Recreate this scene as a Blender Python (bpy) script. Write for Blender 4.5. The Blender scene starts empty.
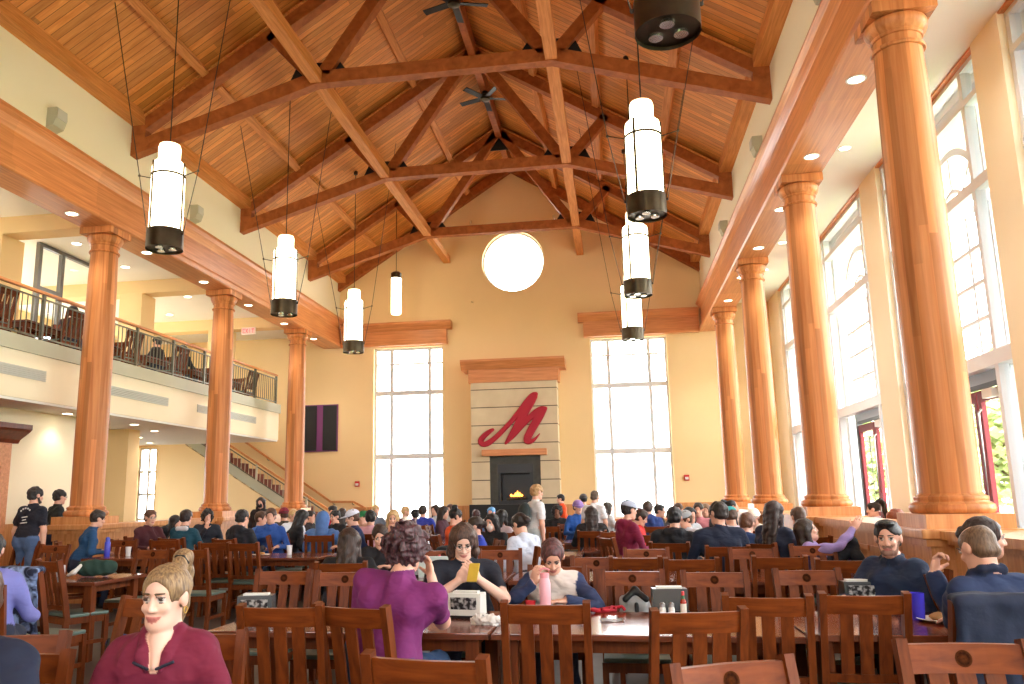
import bpy, bmesh, math, random
import numpy as np
from mathutils import Vector, Matrix
rnd = random.Random(7)
PI = math.pi
D2R = PI / 180
SC = bpy.context.scene
COL = SC.collection

# ------------------------------------------------------------------ camera
CF, YAW, PIT, ROL = 808.541, 0.158219, 0.181672, -0.0161123
CAMP = Vector((2.7574, 0.0, 1.5)); PX0, PY0 = 482.01, 348.78
Fv = Vector((-math.sin(YAW) * math.cos(PIT), math.cos(YAW) * math.cos(PIT), math.sin(PIT)))
Rv = Vector((math.cos(YAW), math.sin(YAW), 0)); Uv = Rv.cross(Fv)
Rv, Uv = Rv * math.cos(ROL) + Uv * math.sin(ROL), Uv * math.cos(ROL) - Rv * math.sin(ROL)
cam = bpy.data.objects.new('camera', bpy.data.cameras.new('camera')); COL.objects.link(cam)
cam.matrix_world = Matrix(((Rv.x, Uv.x, -Fv.x, CAMP.x), (Rv.y, Uv.y, -Fv.y, CAMP.y), (Rv.z, Uv.z, -Fv.z, CAMP.z), (0, 0, 0, 1)))
cam.data.sensor_width = 36; cam.data.lens = CF / 1024 * 36
cam.data.shift_x = (512 - PX0) / 1024; cam.data.shift_y = (PY0 - 342) / 1024
cam.data.clip_end = 400
SC.camera = cam

def at(px, py, Y):
    """point of the photograph at the depth Y"""
    d = Fv + Rv * ((px - PX0) / CF) + Uv * ((PY0 - py) / CF)
    return CAMP + d * (Y / d.y)
def atz(px, py, z):
    d = Fv + Rv * ((px - PX0) / CF) + Uv * ((PY0 - py) / CF)
    return CAMP + d * ((z - CAMP.z) / d.z)

# ------------------------------------------------------------------ materials
def lin(c):
    return tuple(((v / 255) / 12.92 if v / 255 <= .04045 else ((v / 255 + .055) / 1.055) ** 2.4) for v in c)
def newmat(name):
    m = bpy.data.materials.new(name); m.use_nodes = True
    return m, m.node_tree.nodes, m.node_tree.links, m.node_tree.nodes['Principled BSDF']
def plain(name, c, rough=.6, metal=0., noise=0., nscale=8, emit=None, bump=0., bscale=60):
    m, N, L, B = newmat(name); c = lin(c)
    B.inputs['Base Color'].default_value = (*c, 1); B.inputs['Roughness'].default_value = rough; B.inputs['Metallic'].default_value = metal
    if noise or bump:
        tc = N.new('ShaderNodeTexCoord')
    if noise:
        n = N.new('ShaderNodeTexNoise'); n.inputs['Scale'].default_value = nscale; n.inputs['Detail'].default_value = 5
        L.new(tc.outputs['Object'], n.inputs['Vector'])
        r = N.new('ShaderNodeValToRGB'); e = r.color_ramp.elements
        e[0].position = .3; e[1].position = .7
        e[0].color = (*[v * (1 - noise) for v in c], 1); e[1].color = (*[min(1, v * (1 + noise)) for v in c], 1)
        L.new(n.outputs['Fac'], r.inputs['Fac']); L.new(r.outputs['Color'], B.inputs['Base Color'])
    if bump:
        n2 = N.new('ShaderNodeTexNoise'); n2.inputs['Scale'].default_value = bscale; n2.inputs['Detail'].default_value = 3
        L.new(tc.outputs['Object'], n2.inputs['Vector'])
        bp = N.new('ShaderNodeBump'); bp.inputs['Strength'].default_value = bump; bp.inputs['Distance'].default_value = .01
        L.new(n2.outputs['Fac'], bp.inputs['Height']); L.new(bp.outputs['Normal'], B.inputs['Normal'])
    if emit:
        B.inputs['Emission Color'].default_value = (*lin(emit[0]), 1); B.inputs['Emission Strength'].default_value = emit[1]
    return m
def wood(name, c1, c2, stretch=(12, 12, .7), rough=.35, board=None, groove=False, contrast=1.0, spec=.4):
    """grain stretched along one axis; board = (axis, width): boards of differing tone across that axis"""
    m, N, L, B = newmat(name)
    tc = N.new('ShaderNodeTexCoord'); mp = N.new('ShaderNodeMapping'); mp.inputs['Scale'].default_value = stretch
    L.new(tc.outputs['Object'], mp.inputs['Vector'])
    n = N.new('ShaderNodeTexNoise'); n.inputs['Scale'].default_value = 2.2; n.inputs['Detail'].default_value = 6; n.inputs['Distortion'].default_value = .6
    L.new(mp.outputs['Vector'], n.inputs['Vector'])
    r = N.new('ShaderNodeValToRGB'); e = r.color_ramp.elements
    e[0].position = .5 - .2 / contrast; e[1].position = .5 + .2 / contrast; e[0].color = (*lin(c2), 1); e[1].color = (*lin(c1), 1)
    L.new(n.outputs['Fac'], r.inputs['Fac'])
    col = r.outputs['Color']
    if board:
        ax, w, ea, el, lo = (list(board) + [None, None, .72])[:5] if len(board) == 2 else board
        sx = N.new('ShaderNodeSeparateXYZ'); L.new(tc.outputs['Object'], sx.inputs[0])
        if ax == 'ANG':
            a = N.new('ShaderNodeMath'); a.operation = 'ARCTAN2'; L.new(sx.outputs['Y'], a.inputs[0]); L.new(sx.outputs['X'], a.inputs[1]); src = a.outputs[0]
        else:
            src = sx.outputs[ax]
        d = N.new('ShaderNodeMath'); d.operation = 'DIVIDE'; d.inputs[1].default_value = w; L.new(src, d.inputs[0])
        f = N.new('ShaderNodeMath'); f.operation = 'FLOOR'; L.new(d.outputs[0], f.inputs[0])
        wn = N.new('ShaderNodeTexWhiteNoise'); wn.noise_dimensions = '2D'
        cb = N.new('ShaderNodeCombineXYZ'); L.new(f.outputs[0], cb.inputs[0])
        if ea:   # boards end somewhere along their length too
            d2 = N.new('ShaderNodeMath'); d2.operation = 'MULTIPLY_ADD'; d2.inputs[1].default_value = 1 / el
            L.new(sx.outputs[ea], d2.inputs[0])
            w1 = N.new('ShaderNodeTexWhiteNoise'); w1.noise_dimensions = '1D'; L.new(f.outputs[0], w1.inputs['W']); L.new(w1.outputs['Value'], d2.inputs[2])
            f2 = N.new('ShaderNodeMath'); f2.operation = 'FLOOR'; L.new(d2.outputs[0], f2.inputs[0]); L.new(f2.outputs[0], cb.inputs[1])
        L.new(cb.outputs[0], wn.inputs['Vector'])
        mr = N.new('ShaderNodeMapRange'); mr.inputs['To Min'].default_value = lo; mr.inputs['To Max'].default_value = 1.12
        L.new(wn.outputs['Value'], mr.inputs['Value'])
        mx = N.new('ShaderNodeMix'); mx.data_type = 'RGBA'; mx.blend_type = 'MULTIPLY'; mx.inputs['Factor'].default_value = 1
        L.new(col, mx.inputs['A']); L.new(mr.outputs['Result'], mx.inputs['B']); col = mx.outputs['Result']
        if groove:
            fr = N.new('ShaderNodeMath'); fr.operation = 'FRACT'; L.new(d.outputs[0], fr.inputs[0])
            lt = N.new('ShaderNodeMath'); lt.operation = 'LESS_THAN'; lt.inputs[1].default_value = .09; L.new(fr.outputs[0], lt.inputs[0])
            bp = N.new('ShaderNodeBump'); bp.inputs['Strength'].default_value = 1; bp.inputs['Distance'].default_value = .012; bp.invert = True
            L.new(lt.outputs[0], bp.inputs['Height']); L.new(bp.outputs['Normal'], B.inputs['Normal'])
            m2 = N.new('ShaderNodeMix'); m2.data_type = 'RGBA'; m2.blend_type = 'MIX'; m2.inputs['B'].default_value = (*[v * .5 for v in lin(c2)], 1)
            L.new(lt.outputs[0], m2.inputs['Factor']); L.new(col, m2.inputs['A']); col = m2.outputs['Result']
    L.new(col, B.inputs['Base Color']); B.inputs['Roughness'].default_value = rough; B.inputs['Specular IOR Level'].default_value = spec
    return m

M = {}
M['truss'] = wood('truss_timber', (178, 104, 54), (142, 78, 36), (3, 3, 3), .6, spec=.2)
M['purlin'] = wood('purlin_timber', (224, 154, 88), (190, 118, 60), (14, .8, 14), .6, spec=.2)
M['planks'] = wood('roof_boards', (232, 160, 80), (206, 128, 56), (1.0, 9, 1.0), .6, board=('Y', .14, 'X', 2.2, .74), groove=True)
M['column'] = wood('column_staves', (222, 150, 92), (190, 114, 62), (9, 9, .35), .4, board=('ANG', .32, 'Z', 2.6, .62), spec=.22)
M['fascia'] = wood('fascia_wood', (220, 150, 96), (190, 118, 70), (14, .5, 14), .32, board=('Y', 1.9, None, None, .88))
M['trimwood'] = wood('trim_wood', (222, 152, 98), (192, 120, 70), (.7, 10, 10), .35)
M['panel'] = wood('panel_wood', (222, 162, 104), (192, 124, 70), (10, 10, .6), .35)
M['chair'] = wood('chair_wood', (124, 60, 22), (78, 34, 11), (12, 12, 1.2), .45, contrast=.8, spec=.2)
M['chair_rail'] = wood('chair_rail_wood', (138, 68, 25), (88, 38, 13), (1.4, 14, 14), .42, contrast=.8, spec=.18)
M['tabletop'] = wood('tabletop_wood', (132, 66, 40), (92, 40, 24), (1, 14, 14), .16, spec=.6)
M['table_edge'] = wood('table_edge_wood', (120, 58, 30), (84, 38, 18), (1, 14, 14), .35)
M['emblem'] = None
M['wall'] = plain('yellow_wall_paint', (238, 208, 156), .8, noise=.03, nscale=.6)
M['wallpale'] = plain('pale_wall_paint', (242, 230, 200), .8, noise=.03, nscale=.6)
M['clere'] = plain('cream_clerestory_paint', (240, 234, 212), .85, noise=.02, nscale=.6)
M['white'] = plain('white_ceiling_paint', (240, 238, 232), .85, noise=.02, nscale=1)
M['greyband'] = plain('grey_slab_edge', (178, 176, 152), .55, noise=.05, nscale=2)
M['floor'] = plain('slate_floor', (72, 62, 58), .45, noise=.35, nscale=3)
M['upfloor'] = plain('balcony_carpet', (150, 120, 95), .9, noise=.2, nscale=20)
M['frame'] = plain('grey_window_metal', (214, 216, 220), .45)
M['frame2'] = plain('dark_window_metal', (120, 122, 124), .4, .5)
M['bronze'] = plain('dark_bronze_metal', (74, 66, 52), .35, .9, noise=.25, nscale=6)
M['black'] = plain('black_metal', (22, 22, 22), .45, .3)
M['gusset'] = plain('black_steel_plate', (14, 14, 15), .6, .2)
M['steel'] = plain('rail_steel', (104, 102, 88), .4, .6)
M['palesteel'] = plain('pale_stair_steel', (196, 190, 170), .4, .2)
M['handrail'] = wood('handrail_wood', (216, 150, 90), (180, 110, 60), (14, .6, 14), .35)
M['red'] = plain('crimson_letter_paint', (170, 24, 48), .7)
M['reddoor'] = plain('red_door_paint', (118, 8, 22), .6)
M['vinyl'] = plain('teal_seat_vinyl', (92, 112, 104), .4, noise=.08, nscale=5)
M['slate'] = plain('slate_surround', (60, 60, 54), .55, noise=.3, nscale=7)
M['firebox'] = plain('black_firebox', (13, 14, 19), .35)
M['flame'] = plain('gas_flame', (255, 150, 60), .5, emit=((255, 150, 55), 5))
M['purple'] = plain('purple_frame', (122, 58, 116), .5)
M['panelblack'] = plain('black_screen', (20, 20, 24), .55)
M['redplastic'] = plain('red_plastic', (190, 30, 30), .4)
M['lampglass'] = plain('white_lamp_glass', (255, 244, 214), .4, emit=((255, 238, 200), 7))
M['lampcap'] = plain('lamp_top_glass', (255, 246, 224), .4, emit=((255, 236, 190), 2.6))
M['down'] = plain('downlight_lens', (255, 244, 220), .4, emit=((255, 236, 200), 9))
M['reflector'] = plain('spot_reflector', (200, 200, 196), .15, .9)
M['cable'] = plain('dark_cable', (60, 50, 40), .5, .4)
M['speaker'] = plain('beige_speaker', (186, 184, 160), .7)
M['grille'] = plain('vent_grille', (196, 196, 186), .6)
M['leaf'] = plain('tree_leaf', (176, 190, 128), .8, noise=.3, nscale=3)
M['bark'] = plain('tree_bark', (96, 80, 62), .9, noise=.3, nscale=6)
M['pave'] = plain('pale_paving', (196, 192, 184), .9, noise=.1, nscale=1)
M['lawn'] = plain('lawn_grass', (120, 146, 78), .9, noise=.3, nscale=2)
M['offwhite'] = plain('off_white_plastic', (226, 226, 222), .5)
M['chrome'] = plain('brushed_steel', (180, 182, 184), .3, .9)
M['tread'] = plain('stair_tread', (104, 44, 34), .5)
M['woodred'] = wood('door_wood', (120, 52, 28), (86, 34, 18), (10, 10, .6), .35)

def glass():
    m, N, L, B = newmat('window_glass'); N.remove(B)
    t = N.new('ShaderNodeBsdfTransparent'); t.inputs[0].default_value = (.96, .98, 1, 1)
    g = N.new('ShaderNodeBsdfGlossy'); g.inputs['Roughness'].default_value = .02
    mx = N.new('ShaderNodeMixShader'); mx.inputs[0].default_value = .05; L.new(t.outputs[0], mx.inputs[1]); L.new(g.outputs[0], mx.inputs[2])
    L.new(mx.outputs[0], N['Material Output'].inputs[0]); return m
M['glass'] = glass()
def tinted(name, c, rough=.1):
    return plain(name, c, rough)
def stone():
    m, N, L, B = newmat('cream_stone_courses')
    tc = N.new('ShaderNodeTexCoord'); s = N.new('ShaderNodeSeparateXYZ'); L.new(tc.outputs['Object'], s.inputs[0])
    d = N.new('ShaderNodeMath'); d.operation = 'MULTIPLY_ADD'; d.inputs[1].default_value = 1 / .515; d.inputs[2].default_value = .2; L.new(s.outputs['Z'], d.inputs[0])
    fr = N.new('ShaderNodeMath'); fr.operation = 'FRACT'; L.new(d.outputs[0], fr.inputs[0])
    lt = N.new('ShaderNodeMath'); lt.operation = 'LESS_THAN'; lt.inputs[1].default_value = .05; L.new(fr.outputs[0], lt.inputs[0])
    n = N.new('ShaderNodeTexNoise'); n.inputs['Scale'].default_value = 2.5; n.inputs['Detail'].default_value = 6; L.new(tc.outputs['Object'], n.inputs['Vector'])
    r = N.new('ShaderNodeValToRGB'); r.color_ramp.elements[0].color = (*lin((196, 178, 144)), 1); r.color_ramp.elements[1].color = (*lin((226, 212, 182)), 1)
    L.new(n.outputs['Fac'], r.inputs['Fac'])
    mx = N.new('ShaderNodeMix'); mx.data_type = 'RGBA'; mx.inputs['B'].default_value = (*lin((96, 84, 66)), 1)
    L.new(lt.outputs[0], mx.inputs['Factor']); L.new(r.outputs['Color'], mx.inputs['A']); L.new(mx.outputs['Result'], B.inputs['Base Color'])
    B.inputs['Roughness'].default_value = .8; return m
M['stone'] = stone()
def emblem():
    m, N, L, B = newmat('burned_emblem')
    tc = N.new('ShaderNodeTexCoord'); v = N.new('ShaderNodeVectorMath'); v.operation = 'LENGTH'; L.new(tc.outputs['Object'], v.inputs[0])
    w = N.new('ShaderNodeMath'); w.operation = 'MULTIPLY'; w.inputs[1].default_value = 260; L.new(v.outputs['Value'], w.inputs[0])
    s = N.new('ShaderNodeMath'); s.operation = 'SINE'; L.new(w.outputs[0], s.inputs[0])
    n = N.new('ShaderNodeTexNoise'); n.inputs['Scale'].default_value = 90; L.new(tc.outputs['Object'], n.inputs['Vector'])
    a = N.new('ShaderNodeMath'); a.operation = 'MULTIPLY_ADD'; a.inputs[1].default_value = .3; L.new(s.outputs[0], a.inputs[0]); L.new(n.outputs['Fac'], a.inputs[2])
    r = N.new('ShaderNodeValToRGB'); r.color_ramp.elements[0].color = (*lin((34, 15, 7)), 1); r.color_ramp.elements[1].color = (*lin((84, 42, 18)), 1)
    L.new(a.outputs[0], r.inputs['Fac']); L.new(r.outputs['Color'], B.inputs['Base Color']); B.inputs['Roughness'].default_value = .9; B.inputs['Specular IOR Level'].default_value = .05; return m
M['emblem'] = emblem()
def body_mat():
    m, N, L, B = newmat('person_surface')
    a = N.new('ShaderNodeAttribute'); a.attribute_name = 'Col'
    tc = N.new('ShaderNodeTexCoord'); n = N.new('ShaderNodeTexNoise'); n.inputs['Scale'].default_value = 8; n.inputs['Detail'].default_value = 2; n.inputs['Distortion'].default_value = .3
    mp = N.new('ShaderNodeMapping'); mp.inputs['Scale'].default_value = (1, 1, 1.6); L.new(tc.outputs['Object'], mp.inputs[0]); L.new(mp.outputs[0], n.inputs['Vector'])
    bp = N.new('ShaderNodeBump'); bp.inputs['Distance'].default_value = .035
    st = N.new('ShaderNodeMath'); st.operation = 'MULTIPLY'; st.inputs[1].default_value = .55; L.new(a.outputs['Alpha'], st.inputs[0])
    L.new(st.outputs[0], bp.inputs['Strength']); L.new(n.outputs['Fac'], bp.inputs['Height']); L.new(bp.outputs['Normal'], B.inputs['Normal'])
    L.new(a.outputs['Color'], B.inputs['Base Color'])
    mr = N.new('ShaderNodeMapRange'); mr.inputs['To Min'].default_value = .48; mr.inputs['To Max'].default_value = .85; L.new(a.outputs['Alpha'], mr.inputs['Value']); L.new(mr.outputs[0], B.inputs['Roughness'])
    return m
M['person'] = body_mat()
_hair = {}
def hair_mat(c, streak=None):
    k = (c, streak)
    if k in _hair: return _hair[k]
    m, N, L, B = newmat('hair'); tc = N.new('ShaderNodeTexCoord'); mp = N.new('ShaderNodeMapping'); mp.inputs['Scale'].default_value = (110, 110, 16); L.new(tc.outputs['Object'], mp.inputs[0])
    n = N.new('ShaderNodeTexNoise'); n.inputs['Scale'].default_value = 1; n.inputs['Detail'].default_value = 4; L.new(mp.outputs[0], n.inputs['Vector'])
    r = N.new('ShaderNodeValToRGB'); e = r.color_ramp.elements; l = lin(c); e[0].position = .35; e[1].position = .65
    e[0].color = (*[v * .75 for v in l], 1); e[1].color = (*(lin(streak) if streak else [min(1, v * 1.3) for v in l]), 1)
    L.new(n.outputs['Fac'], r.inputs[0]); L.new(r.outputs[0], B.inputs['Base Color']); B.inputs['Roughness'].default_value = .5
    bp = N.new('ShaderNodeBump'); bp.inputs['Strength'].default_value = .5; bp.inputs['Distance'].default_value = .01; L.new(n.outputs['Fac'], bp.inputs['Height']); L.new(bp.outputs[0], B.inputs['Normal'])
    _hair[k] = m; return m
_cl = {}
def cloth(c):
    if c not in _cl: _cl[c] = plain('cloth', c, .85, noise=.12, nscale=14, bump=.5, bscale=16)
    return _cl[c]
def flat(c, rough=.45):
    k = (c, rough)
    if k not in _cl: _cl[k] = plain('coloured_plastic', c, rough)
    return _cl[k]

# ------------------------------------------------------------------ mesh helpers
def link(o, parent=None):
    COL.objects.link(o)
    if parent is not None: o.parent = parent
    return o
def obj(name, bm, mat, parent=None, smooth=False, loc=None):
    me = bpy.data.meshes.new(name); bmesh.ops.recalc_face_normals(bm, faces=bm.faces[:]); bm.to_mesh(me); bm.free()
    me.materials.append(mat)
    if smooth:
        me.polygons.foreach_set('use_smooth', [True] * len(me.polygons))
        if smooth != 'all':
            try: me.set_sharp_from_angle(angle=40 * D2R)
            except Exception: pass
    o = bpy.data.objects.new(name, me)
    if loc is not None: o.location = loc
    return link(o, parent)
def tag(o, label=None, cat=None, group=None, kind=None):
    if label: o['label'] = label
    if cat: o['category'] = cat
    if group: o['group'] = group
    if kind: o['kind'] = kind
    return o
def thing(name, label, cat, loc=(0, 0, 0), rz=0, group=None, kind=None):
    o = bpy.data.objects.new(name, None); o.empty_display_size = .1; o.location = loc; o.rotation_euler = (0, 0, rz)
    return tag(link(o), label, cat, group, kind)
KIDS = {}
def copy_tree(o, parent=None):
    c = o.copy(); COL.objects.link(c)
    if parent is not None: c.parent = parent
    for ch in o.children: copy_tree(ch, c)
    return c
def BM(): return bmesh.new()
def box(bm, x0, x1, y0, y1, z0, z1, mat=None, bev=0):
    e_ = rnd.uniform(.0001, .0009); x0, x1, y0, y1, z0, z1 = x0 - e_, x1 + e_, y0 - e_, y1 + e_, z0 - e_, z1 + e_
    v = [bm.verts.new(p) for p in ((x0, y0, z0), (x1, y0, z0), (x1, y1, z0), (x0, y1, z0), (x0, y0, z1), (x1, y0, z1), (x1, y1, z1), (x0, y1, z1))]
    f = [bm.faces.new([v[i] for i in q]) for q in ((0, 3, 2, 1), (4, 5, 6, 7), (0, 1, 5, 4), (1, 2, 6, 5), (2, 3, 7, 6), (3, 0, 4, 7))]
    if mat is not None: bmesh.ops.transform(bm, matrix=mat, verts=v)
    if bev:
        es = list({e for q in f for e in q.edges}); bmesh.ops.bevel(bm, geom=es, offset=bev, segments=2, affect='EDGES', profile=.6)
    return bm
def beam(bm, a, b, w, h, up=(0, 0, 1), off=0):
    """bar from a to b, w across, h along up; off shifts along up"""
    a, b = Vector(a), Vector(b); d = (b - a).normalized(); up = Vector(up)
    s = d.cross(up).normalized(); u = s.cross(d).normalized()
    vs = []
    for p in (a, b):
        for i, j in ((-1, -1), (1, -1), (1, 1), (-1, 1)): vs.append(bm.verts.new(p + s * (i * w / 2) + u * (j * h / 2 + off)))
    for q in ((0, 3, 2, 1), (4, 5, 6, 7), (0, 1, 5, 4), (1, 2, 6, 5), (2, 3, 7, 6), (3, 0, 4, 7)): bm.faces.new([vs[i] for i in q])
    return bm
def prism(bm, poly, axis, d0, d1):
    """polygon in the plane across axis ('x': (y,z), 'y': (x,z), 'z': (x,y)) swept from d0 to d1"""
    P = {'x': lambda p, d: (d, p[0], p[1]), 'y': lambda p, d: (p[0], d, p[1]), 'z': lambda p, d: (p[0], p[1], d)}[axis]
    a = [bm.verts.new(P(p, d0)) for p in poly]; b = [bm.verts.new(P(p, d1)) for p in poly]; n = len(poly)
    bm.faces.new(a[::-1]); bm.faces.new(b)
    for i in range(n): bm.faces.new((a[i], a[(i + 1) % n], b[(i + 1) % n], b[i]))
    return bm
def lathe(bm, prof, seg=32, c=(0, 0, 0), axis=None):
    """profile of (radius, z) turned about z; axis: matrix to place it"""
    rings = []
    for r, z in prof:
        ring = []
        for i in range(seg):
            t = 2 * PI * i / seg; p = Vector((r * math.cos(t), r * math.sin(t), z))
            if axis is not None: p = axis @ p
            ring.append(bm.verts.new(p + Vector(c)))
        rings.append(ring)
    for a, b in zip(rings, rings[1:]):
        for i in range(seg): bm.faces.new((a[i], a[(i + 1) % seg], b[(i + 1) % seg], b[i]))
    bm.faces.new(rings[0][::-1]); bm.faces.new(rings[-1])
    return bm
def tube(bm, pts, r, seg=8):
    pts = [Vector(p) for p in pts]; rings = []
    for i, p in enumerate(pts):
        d = (pts[min(i + 1, len(pts) - 1)] - pts[max(i - 1, 0)]).normalized()
        s = d.cross(Vector((0, 0, 1)))
        if s.length < 1e-3: s = d.cross(Vector((0, 1, 0)))
        s.normalize(); u = s.cross(d); rr = r[i] if isinstance(r, (list, tuple)) else r
        rings.append([bm.verts.new(p + (s * math.cos(2 * PI * k / seg) + u * math.sin(2 * PI * k / seg)) * rr) for k in range(seg)])
    for a, b in zip(rings, rings[1:]):
        for k in range(seg): bm.faces.new((a[k], a[(k + 1) % seg], b[(k + 1) % seg], b[k]))
    bm.faces.new(rings[0][::-1]); bm.faces.new(rings[-1]); return bm
def struct(name, bm, mat, label, cat, parent=None, smooth=False):
    o = obj(name, bm, mat, parent, smooth)
    if parent is None: tag(o, label, cat, kind='structure')
    return o
def wall_rects(bm, plane, c0, c1, u0, u1, z0, z1, holes):
    """wall slab between c0..c1 across plane axis ('x' or 'y'), with rectangular holes (u0,u1,z0,z1)"""
    us = sorted({u0, u1, *[h[0] for h in holes], *[h[1] for h in holes]}); zs = sorted({z0, z1, *[h[2] for h in holes], *[h[3] for h in holes]})
    for a, b in zip(us, us[1:]):
        run = None
        for c, d in zip(zs, zs[1:]):
            m, n = (a + b) / 2, (c + d) / 2
            if any(h[0] < m < h[1] and h[2] < n < h[3] for h in holes):
                if run: _wb(bm, plane, c0, c1, a, b, *run); run = None
            else: run = (run[0], d) if run else (c, d)
        if run: _wb(bm, plane, c0, c1, a, b, *run)
    return bm
def _wb(bm, plane, c0, c1, a, b, c, d):
    if plane == 'y': box(bm, a, b, c0, c1, c, d)
    else: box(bm, c0, c1, a, b, c, d)

# ------------------------------------------------------------------ dimensions
YB = 23.49            # back wall
XW = 5.446            # clerestory wall / truss feet
COLY = [7.757, 12.06, 16.37, 20.67]
TRY = [3.75, 8.0, 12.285, 16.576, 20.77]
RZ, RS = 11.73, .6495  # ridge height and roof slope
Y0 = -7.0             # rear end of the hall, behind the camera
def roofz(x): return RZ - RS * abs(x)


# ================================================================== SETTING
def S(name, label, cat, mat, fn, smooth=False):
    bm = BM(); fn(bm); return struct(name, bm, mat, label, cat, smooth=smooth)
S('floor', 'dark slate floor of the dining hall', 'floor', M['floor'], lambda b: box(b, -12.6, 9.0, Y0, 23.9, -.2, 0))
# --- back wall with two tall windows and the round window
WINL, WINR = (-4.34, -2.19), (2.21, 4.4)
ZW0, ZW1 = .85, 6.02
OCZ, OCR = 8.53, .95
def back(b):
    wall_rects(b, 'y', YB, YB + .4, -12.6, 9.0, 0, 7.3, [(*WINL, ZW0, ZW1), (*WINR, ZW0, ZW1), (-12.0, -11.35, .3, 3.2), (7.9, 8.4, -1, -.5)])
    box(b, -6.2, -1.3, YB, YB + .4, 7.3, 12.4); box(b, 1.3, 6.2, YB, YB + .4, 7.3, 12.4)
    box(b, -1.3, 1.3, YB, YB + .4, 9.9, 12.4)
    n = 64   # rectangle with the round hole
    def ring(y):
        o, i = [], []
        for k in range(n):
            t = 2 * PI * (k + .5) / n; c, s = math.cos(t), math.sin(t); q = min(1.3 / abs(c) if abs(c) > 1e-6 else 9, (1.37 if s > 0 else 1.23) / abs(s) if abs(s) > 1e-6 else 9)
            o.append(b.verts.new((c * q, y, OCZ + s * q))); i.append(b.verts.new((c * OCR, y, OCZ + s * OCR)))
        return o, i
    o1, i1 = ring(YB); o2, i2 = ring(YB + .4)
    for k in range(n):
        m = (k + 1) % n
        b.faces.new((o1[k], o1[m], i1[m], i1[k])); b.faces.new((o2[m], o2[k], i2[k], i2[m])); b.faces.new((i1[k], i1[m], i2[m], i2[k]))
S('wall_back', 'yellow gable end wall with two tall windows and a round window', 'wall', M['wall'], back)
# --- roof planes (boarded), clerestory walls
def roof(sx):
    def f(b):
        e = 6.0
        prism(b, [(0, RZ), (sx * e, roofz(e)), (sx * e, roofz(e) + .2), (0, RZ + .24)], 'y', Y0, YB + .6)
    return f
for sx, side in ((-1, 'left'), (1, 'right')):
    S('ceiling', f'sloping roof underside of narrow boards on the {side} of the ridge', 'ceiling', M['planks'], roof(sx))
    S('wall_' + side, f'cream upper wall between the wooden beam and the roof, {side} side', 'wall', M['clere'], lambda b: box(b, *sorted((sx * XW, sx * (XW + .3))), Y0, YB, 6.8, 8.4))
    # longitudinal beam with mouldings on the columns
    prof = [(5.36, 6.08), (5.93, 6.08), (5.93, 6.87), (XW, 6.87), (XW, 6.97), (5.30, 6.97), (5.28, 6.90), (5.34, 6.84), (5.38, 6.74), (5.40, 6.70), (5.40, 6.26), (5.37, 6.25), (5.36, 6.2), (5.33, 6.19), (5.33, 6.1)]
    S('beam', f'long moulded wooden beam carried by the {side} row of columns', 'beam', M['fascia'], lambda b: prism(b, [(sx * x, z) for x, z in prof], 'y', Y0, YB))
    S('trim_1' if sx < 0 else 'trim_2', f'eave board along the foot of the {side} roof slope', 'trim', M['purlin'], lambda b: box(b, *sorted((sx * 5.2, sx * XW)), Y0, YB, 8.10, 8.33))
# recessed aisle ceilings
S('ceiling', 'flat white ceiling of the window aisle', 'ceiling', M['white'], lambda b: box(b, 5.93, 9.0, Y0, YB, 6.87, 7.0))
S('ceiling', 'flat white ceiling over the upper gallery', 'ceiling', M['white'], lambda b: box(b, -12.3, -5.93, Y0, YB, 6.48, 6.62))
S('ceiling', 'white ceiling beneath the gallery', 'ceiling', M['white'], lambda b: box(b, -12.3, -6.32, Y0, 21.05, 3.09, 3.13))
# --- wall behind the camera
REAR_FILL = ((-4.6, -2.6), (-1.0, 1.0), (2.6, 4.6))  # unseen windows added to send fill light into the hall from behind
S('wall_rear', 'yellow wall with tall windows at the camera end of the hall', 'wall', M['wall'], lambda b: wall_rects(b, 'y', Y0 - .3, Y0, -12.6, 9.0, 0, 12.4, [(p, q, 3.4, 7.0) for p, q in REAR_FILL]))
for k, (p, q) in enumerate(REAR_FILL):
    w = thing(f'window_{20 + k}', f'tall window behind the camera, {["left", "middle", "right"][k]} of three', 'window', ((p + q) / 2, Y0 - .15, 0), kind='structure')
    b = BM()
    for x in (-.97, 0, .97): box(b, x - .03, x + .03, -.04, .04, 3.4, 7.0)
    for z in (3.43, 5.2, 6.97): box(b, -1.0, 1.0, -.04, .04, z - .03, z + .03)
    obj('window_frame', b, M['frame'], w); b = BM(); box(b, -1.0, 1.0, -.004, .004, 3.4, 7.0); obj('pane', b, M['glass'], w)
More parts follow.
